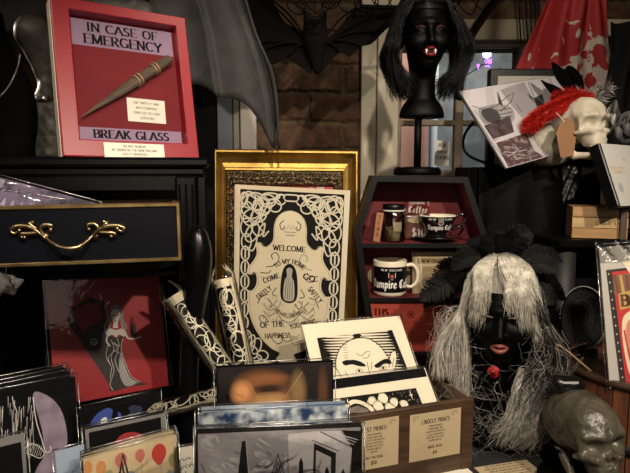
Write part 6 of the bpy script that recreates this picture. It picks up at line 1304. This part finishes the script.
# grey ribbons and black cloth at the right edge
gr_ = mat('grey_ribbon', (.10, .10, .10), .6, c2=(.06, .06, .06), sc=30); lr_ = mat('light_grey_ribbon', (.42, .41, .38), .6)
t = thing('ribbon_bow', 'loose dark grey ribbon bow at the right edge above the white book', 'bow', P(612, 118, YP-.12)); o_ = P(612, 118, YP-.12)
for pts, m, w_ in (([(606, 112), (612, 106), (616, 118), (624, 128), (634, 134)], gr_, .018), ([(608, 122), (614, 130), (622, 138), (634, 138)], gr_, .016), ([(609, 130), (616, 122), (624, 116), (640, 116)], gr_, .014), ([(605, 113), (610, 117), (613, 123)], lr_, .016), ([(616, 126), (624, 120), (630, 116)], MC['grey_ribbon'], .014)):
    q = [P(x, y, YP-.12+.01*math.sin(i*.7))-o_ for i, (x, y) in enumerate(sp2(pts, 5))]; b = MB(); n = len(q)
    vs_ = []; [vs_.extend([p+Vector((.2*w_, -.01, w_*.75)), p-Vector((.2*w_, .01, w_*.75))]) for p in q]; b.add(vs_, [(2*i, 2*i+1, 2*i+3, 2*i+2) for i in range(n-1)], m); o = b.build('ribbon_loop', t, True); md = o.modifiers.new('t', 'SOLIDIFY'); md.thickness = .0015
b = MB(); a_ = P(622, 95, 1.62); b.grid(lambda u, v: (P(606+60*u, 100, 1.6).x+.01*math.sin(v*7+u*5), 1.6+.02*math.sin(u*14+v*3), P(620, 22, 1.6).z-.42*v*(1+.05*math.sin(u*9))), 24, 16, VOID)
o = b.build('black_drape', None, True); tag(o, 'black cloth hanging at the top right beside the red cloth', 'drape'); md = o.modifiers.new('t', 'SOLIDIFY'); md.thickness = .003
# ---- red cloth with white splatter
spl = bpy.data.materials.new('red_bloody_cloth'); spl.use_nodes = True
def _spl():
    nt = spl.node_tree; b = nt.nodes['Principled BSDF']; b.inputs['Roughness'].default_value = .7; tc = nt.nodes.new('ShaderNodeTexCoord'); n = nt.nodes.new('ShaderNodeTexNoise'); n.inputs['Scale'].default_value = 13; n.inputs['Detail'].default_value = 7; n.inputs['Distortion'].default_value = 1.2
    g = nt.nodes.new('ShaderNodeTexNoise'); g.inputs['Scale'].default_value = 3.5; sx = nt.nodes.new('ShaderNodeSeparateXYZ')
    for q in (n, g): nt.links.new(tc.outputs['Object'], q.inputs['Vector'])
    nt.links.new(tc.outputs['Object'], sx.inputs[0]); m = nt.nodes.new('ShaderNodeMath'); m.operation = 'MULTIPLY_ADD'; m.inputs[1].default_value = .55; nt.links.new(sx.outputs['X'], m.inputs[0]); nt.links.new(n.outputs['Fac'], m.inputs[2])
    m3 = nt.nodes.new('ShaderNodeMath'); m3.operation = 'MULTIPLY_ADD'; m3.inputs[1].default_value = -.85; nt.links.new(sx.outputs['Z'], m3.inputs[0]); nt.links.new(m.outputs[0], m3.inputs[2])
    rp = nt.nodes.new('ShaderNodeValToRGB'); rp.color_ramp.elements[0].position = .53; rp.color_ramp.elements[1].position = .545; rp.color_ramp.elements[0].color = (.40, .022, .022, 1); rp.color_ramp.elements[1].color = (.66, .58, .50, 1)
    nt.links.new(m3.outputs[0], rp.inputs[0]); nt.links.new(rp.outputs[0], b.inputs['Base Color'])
_spl()
YR = 1.80; oc = P(562, 60, YR)
def edge(v):
    ys = -30+135*v; xl = np.interp(ys, [-30, 0, 30, 68, 105], [556, 547, 533, 516, 508]); xr = np.interp(ys, [-30, 0, 40, 70, 105], [598, 604, 607, 613, 619]); return xl, xr, ys
def rc(u, v):
    xl, xr, ys = edge(v); x = xl+(xr-xl)*u; fold = .022*math.sin(u*11+1.5*v)*(.3+.7*v)+.012*math.sin(u*23-v*3); p = P(x, ys+2.5*math.sin(u*14)*v*v, YR); return (p.x-oc.x, -.05*math.sin(PI*u)+fold, p.z-oc.z)
b = MB(); b.grid(rc, 70, 40, spl); o = b.build('red_cloth', None, True, Matrix.Translation(oc)); tag(o, 'red cloth cone with white splatters hanging at the top right', 'cloth'); md = o.modifiers.new('t', 'SOLIDIFY'); md.thickness = .002
# ---- black stand with wooden box and white book
YS = 1.325
t = thing('black_stand', 'tall narrow black stand under the small wooden crate at right', 'stand', (P(600, 240, YS).x, YS, TZ+.002)); x0 = P(560, 240, YS).x-t.location.x; zt5 = P(600, 240, YS+.0).z-TZ-.002
b = MB(); b.box((x0, .0, zt5-.02), (x0+.27, .16, zt5), cab, bev=.004); b.build('top_plate', t)
b = MB(); b.lathe([(.028, 0), (.028, zt5-.02)], mat('dull_black_column', (.007, .007, .007), .6), Matrix.Translation((x0+.034, .05, 0)), 24); b.build('column', t, True)
b = MB(); b.lathe([(.028, 0), (.028, zt5-.02)], MC['dull_black_column'], Matrix.Translation((x0+.235, .05, 0)), 24); b.build('column', t, True)
lwood = mat('honey_wood', (.38, .22, .095), .5, c2=(.28, .15, .06), sc=6, stretch=(1, 6, 10)); lw2 = mat('pale_wood_strip', (.46, .32, .15), .5, c2=(.38, .25, .11), sc=8, stretch=(1, 6, 10))
M, w, h = fit([(573.5, 202.5), (628, 207), (628, 241), (572, 232)], YS+.01, 0, -.25, wl=200, wy=8)
zb6 = TZ+.004+zt5; M = Matrix.Translation((M.translation.x, M.translation.y, zb6+h/2)) @ rotm(-.3, 0, 0)
t = thing('small_wooden_crate', 'small honey coloured wooden crate with letters burned in its pale strip', 'crate', M)
b = MB(); b.box((-w/2, 0, -h/2), (w/2, .01, -h/6-.001), lwood, bev=.001); b.build('board', t); b = MB(); b.box((-w/2, .002, h/6+.001), (w/2, .01, h/2), lwood, bev=.001); b.build('board', t)
s = Sheet(w, h/3-.001, lw2, .009)
for i, ch in enumerate(('C', 'H', 'E', 'O', 'S')): s.text(ch, -w*.05+i*w*.115, -.004, .008, mat('burned_letters', (.10, .05, .02), .8), w=.2, serif=False)
s.build('lettered_strip', t)
b = MB(); b.box((-w/2, .01, -h/2), (-w/2+.008, .12, h/2), lwood); b.box((-w/2+.008, .112, -h/2), (w/2, .12, h/2), lwood); b.box((-w/2+.008, .01, -h/2), (w/2, .112, -h/2+.006), lwood); b.box((-w/2+.008, .01, h/2-.006), (w/2, .112, h/2), lwood); b.build('carcass', t)
xp = onsheet(M, 619.5, 220)[0]; b = MB(); b.box((xp, -.012, -h/2), (xp+.014, -.0005, h/2+.012), mat('umber_post', (.07, .04, .022), .5), bev=.001); b.build('corner_post', t)
# white book leaning
M, w, h = fit([(597, 144), (660, 147), (672, 205), (624, 205)], YS+.02, .25, -.2, wl=4, wy=4)
zb7 = (M @ Vector((0, 0, -h/2))).z
t = thing('white_book', 'white book with black spine and faint gold title at the right edge', 'book', M); s = Sheet(w, h, mat('book_white', (.52, .51, .48), .5, c2=(.46, .45, .42), sc=6), .003); L = lambda *p: locs(M, p); gt = mat('pale_gold_title', (.55, .45, .28), .5)
c = L((624, 161))[0]; s.text('THE', c[0]+.002, c[1], .006, gt); c = L((613, 173))[0]; s.text('NIGHT', c[0], c[1], .015, gt, align='l'); c = L((621, 188))[0]; s.blob(c[0], c[1], .009, .013, mat('grey_smudge', (.30, .32, .32), .6), 1)
s.build('front_cover', t); b = MB(); b.box((-w/2+.002, .004, -h/2+.002), (w/2, .024, h/2-.002), mat('page_block', (.55, .5, .4), .8)); b.build('pages', t)
b = MB(); b.box((-w/2-.010, -.0005, -h/2), (-w/2-.0005, .027, h/2), BLACK, bev=.002); b.build('black_spine', t); b = MB(); b.box((-w/2, .0245, -h/2), (w/2, .027, h/2), BLACK); b.build('back_cover', t)
# ---- round wooden tub
YT = 1.14; RT = .165; oT = P(647, 362, YT); zT = oT.z-TZ-.002; redw = mat('red_brown_staves', (.13, .045, .02), .4, c2=(.05, .018, .01), sc=5, stretch=(12, 12, 1))
t = thing('wooden_tub', 'round reddish wooden tub with black rim at the right edge', 'tub', (oT.x, YT, TZ+.002)); b = MB(); n = 36
for i in range(n):
    a0 = 2*PI*(i+.04)/n; a1 = 2*PI*(i+.96)/n; r1, r0 = RT, RT-.012
    b.add([(r*math.cos(a), r*math.sin(a), z) for z in (0, zT-.012) for r in (r0, r1) for a in (a0, a1)], [(2, 3, 7, 6), (0, 4, 5, 1), (0, 2, 6, 4), (1, 5, 7, 3), (4, 6, 7, 5)], redw)
b.lathe([(RT-.011, 0), (RT-.011, zT-.012)], redw, n=36, cap=False); b.build('staves', t)
b = MB(); b.lathe([(RT-.016, zT-.012), (RT+.004, zT-.014), (RT+.006, zT-.006), (RT+.003, zT), (RT-.012, zT), (RT-.016, zT-.006)], mat('dark_rim', (.035, .018, .01), .25, coat=.4), n=72, cap=False); b.build('rim', t, True)
b = MB(); b.lathe([(.001, zT-.03), (RT-.0125, zT-.03)], MC['dark_rim'], n=48, cap=False); b.build('inner_shelf', t)
b = MB(); b.lathe([(RT+.0005, zT*.3), (RT+.003, zT*.3), (RT+.003, zT*.4), (RT+.0005, zT*.4)], wire, n=60, cap=False); b.build('hoop', t, True)
# ---- circus style poster in its sleeve, standing in the tub
M, w, h = fit([(598, 247), (668, 243), (678, 385), (611, 388)], 1.05, .05, .0, wl=10, wy=10)
M.translation.z += (TZ+.002+zT-.030)-(M @ Vector((0, 0, -h/2))).z if False else 0
t = thing('circus_poster', 'vintage circus style poster lettered BA in a clear sleeve at the right edge', 'poster', M); s = Sheet(w, h, mat('sleeve_grey_card', (.42, .40, .37), .5), .004); L = lambda *p: locs(M, p)
dn = mat('poster_navy_black', (.015, .012, .014), .6); ye = mat('poster_mustard', (.44, .30, .10), .6); rd = mat('poster_red', (.42, .025, .025), .6); cr2 = mat('poster_ivory', (.62, .55, .4), .6); bn = mat('poster_brown', (.12, .05, .03), .6)
s.poly(L((606, 270), (690, 262), (700, 384), (620, 384)), dn, 1); s.poly(L((612, 272), (690, 264), (700, 384), (626, 384)), rd, 2)
s.poly(L((613, 275), (660, 270), (660, 290), (614, 294)), mat('poster_stripe_brown', (.2, .09, .05), .6), 3)
for k in range(6): s.poly(L((613+k*6, 275), (615.5+k*6, 275), (620+k*5, 293), (617+k*5, 293)), ye if k % 2 else bn, 4)
s.poly(L((618, 294), (660, 281), (661, 300), (620, 310)), ye, 5)
c = L((620.5, 307))[0]; c2 = L((632, 303))[0]; hh = .021
for i, ch in enumerate('BAT'): q_ = L((622+i*7.6, 306-i*2))[0]; s.text(ch, q_[0]+.006, q_[1], hh, bn, L=6, w=.26, t=.12)
s.poly(L((622, 262), (690, 250), (690, 272), (630, 274)), cr2, 5)
s.poly(sp2(L((622, 322), (628, 312), (640, 308), (660, 312), (664, 350), (650, 376), (632, 378), (624, 350)), 4, True), cr2, 4); s.poly(sp2(L((626, 326), (632, 318), (645, 314), (658, 320), (660, 350), (648, 366), (634, 372), (627, 350)), 4, True), mat('poster_flesh', (.5, .2, .14), .6), 5); s.line(sp2(L((624, 330), (628, 350), (634, 372)), 5), .003, rd, 6)
for k in range(13): c = L((608.6+k*1.15, 274+k*8.6))[0]; s.poly([(c[0]+(.0022 if i % 2 == 0 else .0009)*math.cos(i*PI/4), c[1]+(.0028 if i % 2 == 0 else .0009)*math.sin(i*PI/4)) for i in range(8)], cr2, 4)
s.build('poster_sheet', t); sleeve(w, h, t, film('crinkly_sleeve', gloss=.02, rough=.15, bump=.25, bsc=25), over=.006)
b = MB(); b.grid(lambda u, v: (-w/2-.006+(w+.012)*u, -.004-.006*math.sin(u*23+v*5)*v, h/2-.03+.04*v), 40, 8, film('sleeve_flap', tint=(.8, .8, .78), gloss=.14, rough=.25, bump=.8, bsc=70)); b.build('folded_flap', t, True)
# ---- black woven hat with pale rim line, in front of the stand
p = P(583, 318, 1.285); t = thing('woven_hat', 'dark woven round hat with thin pale rim standing behind the tub', 'hat', Matrix.Translation(p) @ rotm(-.35, .12, 0))
wv = mat('dark_woven_straw', (.012, .012, .012), .7, spec=.2, bump=1, bsc=260, dist=.002, c2=(.012, .012, .012), sc=180); b = MB()
rx, rz = .049, .073
b.grid(lambda u, v: (rx*v*math.cos(2*PI*u), .035*(1-v**3)+.003*math.sin(60*v), rz*v*math.sin(2*PI*u)), 48, 16, wv); b.build('woven_crown', t, True)
b = MB(); b.tube([(rx*1.02*math.cos(a), -.001, rz*1.02*math.sin(a)) for a in [2*PI*i/60 for i in range(60)]], .0011, mat('grey_rim', (.18, .18, .18), .4), 8, closed=True); b.build('pale_rim', t, True)
b = MB(); b.lathe([(.04, -.0), (.035, .02)], VOID, Matrix.Translation((0, .02, -rz-.018)), 20); b.build('foot', t)
zbx = (t.matrix_basis @ Vector((0, .02, -rz-.018))).z-TZ-.003
t = thing('small_black_box', 'small plain black box under the dark woven hat', 'box', (p.x, p.y+.02, TZ+.002)); b = MB(); b.box((-.04, -.02, 0), (.04, .02, zbx), cab, bev=.002); b.build('box_body', t)
b = MB(); q = [P(x, y, 1.09)-P(575, 360, 1.09) for x, y in sp2([(556, 344), (566, 350), (578, 360), (592, 372)], 5)]; b.tube(q, .0018, mat('tan_leather_cord', (.28, .18, .10), .6), 6); b.tube([q[-1], q[-1]+Vector((.0, .03, -.04))], .0018, MC['tan_leather_cord'], 6); tag(b.build('leather_cord', None, True, Matrix.Translation(P(575, 360, 1.09))), 'thin tan leather cord running down to the wooden tub', 'cord')
p = P(572, 373, 1.04); t = thing('folded_black_pouch', 'folded shiny black pouch just above the dark bronze skull', 'pouch', p); 
sdf_obj('pouch_body', lambda X, Y, Z: rbox(X, Y, Z, (-.008, 0, -.024), (.028, .018, .016), .012)+wob(X, Y, Z, 120, .004), (-.06, -.04, -.06), (.05, .04, .02), .003, mat('shiny_black_vinyl', (.004, .004, .004), .3, spec=.3), t)
b = MB(); b.box((-.026, -.020, -.014), (.004, -.0185, -.010), mat('silver_grey_tape', (.35, .36, .36), .4)); b.build('silver_strip', t)
# ---- price card and white scrap at the bottom
def flat(c4, z, name, label, cat, m, art=None, th=.0012):
    pts = [onz(x, y, z) for x, y in c4]; A, B, D_ = pts[0], pts[1], pts[3]; ux = (B-A).normalized(); uy = Vector((-ux.y, ux.x, 0)); w = (B-A).length; h = abs((A-D_).dot(uy)); yaw = math.atan2(ux.y, ux.x)
    M = Matrix.Translation((A+B)/2-uy*h/2) @ Matrix.Rotation(yaw, 4, 'Z') @ Matrix.Rotation(-PI/2, 4, 'X')
    s = Sheet(w, h, m, th)
    if art: art(s, w, h)
    return tag(s.build(name, None, M), label, cat)
def artP(s, w, h):
    for i in range(9): s.text('HAND MADE IN THE CITY PLEASE ASK' if i % 2 else 'ONE OF A KIND WIGS AND VEILS', 0, h*.42-.0095*i, .0042, MC['faded_ink'], sx=.9, serif=False, w=.2, t=.1)
flat([(474, 467.5), (526, 459.5), (550, 485), (490, 496)], TZ+.004, 'price_card', 'cream printed card lying flat on the table in front of the wig', 'card', labm, artP)
flat([(430, 471), (464, 465), (470, 478), (432, 486)], TZ+.004, 'paper_scrap', 'small shiny white paper lying before the wooden box', 'paper', WHITE)
# ================================================================ LIGHTS
def area(name, loc, tgt, size, power, col, spread=PI):
    l = bpy.data.lights.new(name, 'AREA'); l.size = size; l.energy = power; l.color = col; l.spread = spread
    o = bpy.data.objects.new(name, l); COL.objects.link(o); o.location = loc; o.rotation_euler = (Vector(tgt)-Vector(loc)).to_track_quat('-Z', 'Y').to_euler(); return o
def spot(name, loc, tgt, power, ang, col, r=.03, blend=.5):
    l = bpy.data.lights.new(name, 'SPOT'); l.energy = power; l.spot_size = math.radians(ang); l.spot_blend = blend; l.color = col; l.shadow_soft_size = r
    o = bpy.data.objects.new(name, l); COL.objects.link(o); o.location = loc; o.rotation_euler = (Vector(tgt)-Vector(loc)).to_track_quat('-Z', 'Y').to_euler(); return o
WARM = (1, .86, .69)
spot('ceiling_spot_right', (.85, -.35, 2.35), (.25, 1.2, 1.05), 95, 60, WARM, .03)
spot('ceiling_spot_centre', (.12, -.55, 2.45), (-.02, 1.2, 1.1), 90, 50, WARM, .03)
spot('ceiling_spot_left', (-.95, .1, 2.5), (-.45, 1.1, 1.25), 14, 60, WARM, .03)
spot('ceiling_spot_wall', (.35, .9, 2.55), (.25, 1.9, 1.6), 13, 100, WARM, .05)
area('room_glow', (.1, -.9, 1.75), (0, 1.2, 1.2), .9, 2.4, (1, .85, .68))
area('alley_daylight', (1.1, 2.5, 3.0), (.7, 3.6, 1.3), .8, 60, (1, .97, .92))
spot('shelf_side_spot', (-1.25, 1.55, 1.95), (-.63, 1.27, 1.6), 40, 30, WARM, .03)
w = bpy.data.worlds.new('world'); bpy.context.scene.world = w; w.use_nodes = True; w.node_tree.nodes['Background'].inputs[0].default_value = (.02, .022, .028, 1)
vs = bpy.context.scene.view_settings; vs.view_transform = 'Standard'; vs.look = 'None'; vs.exposure = .35; vs.gamma = 1
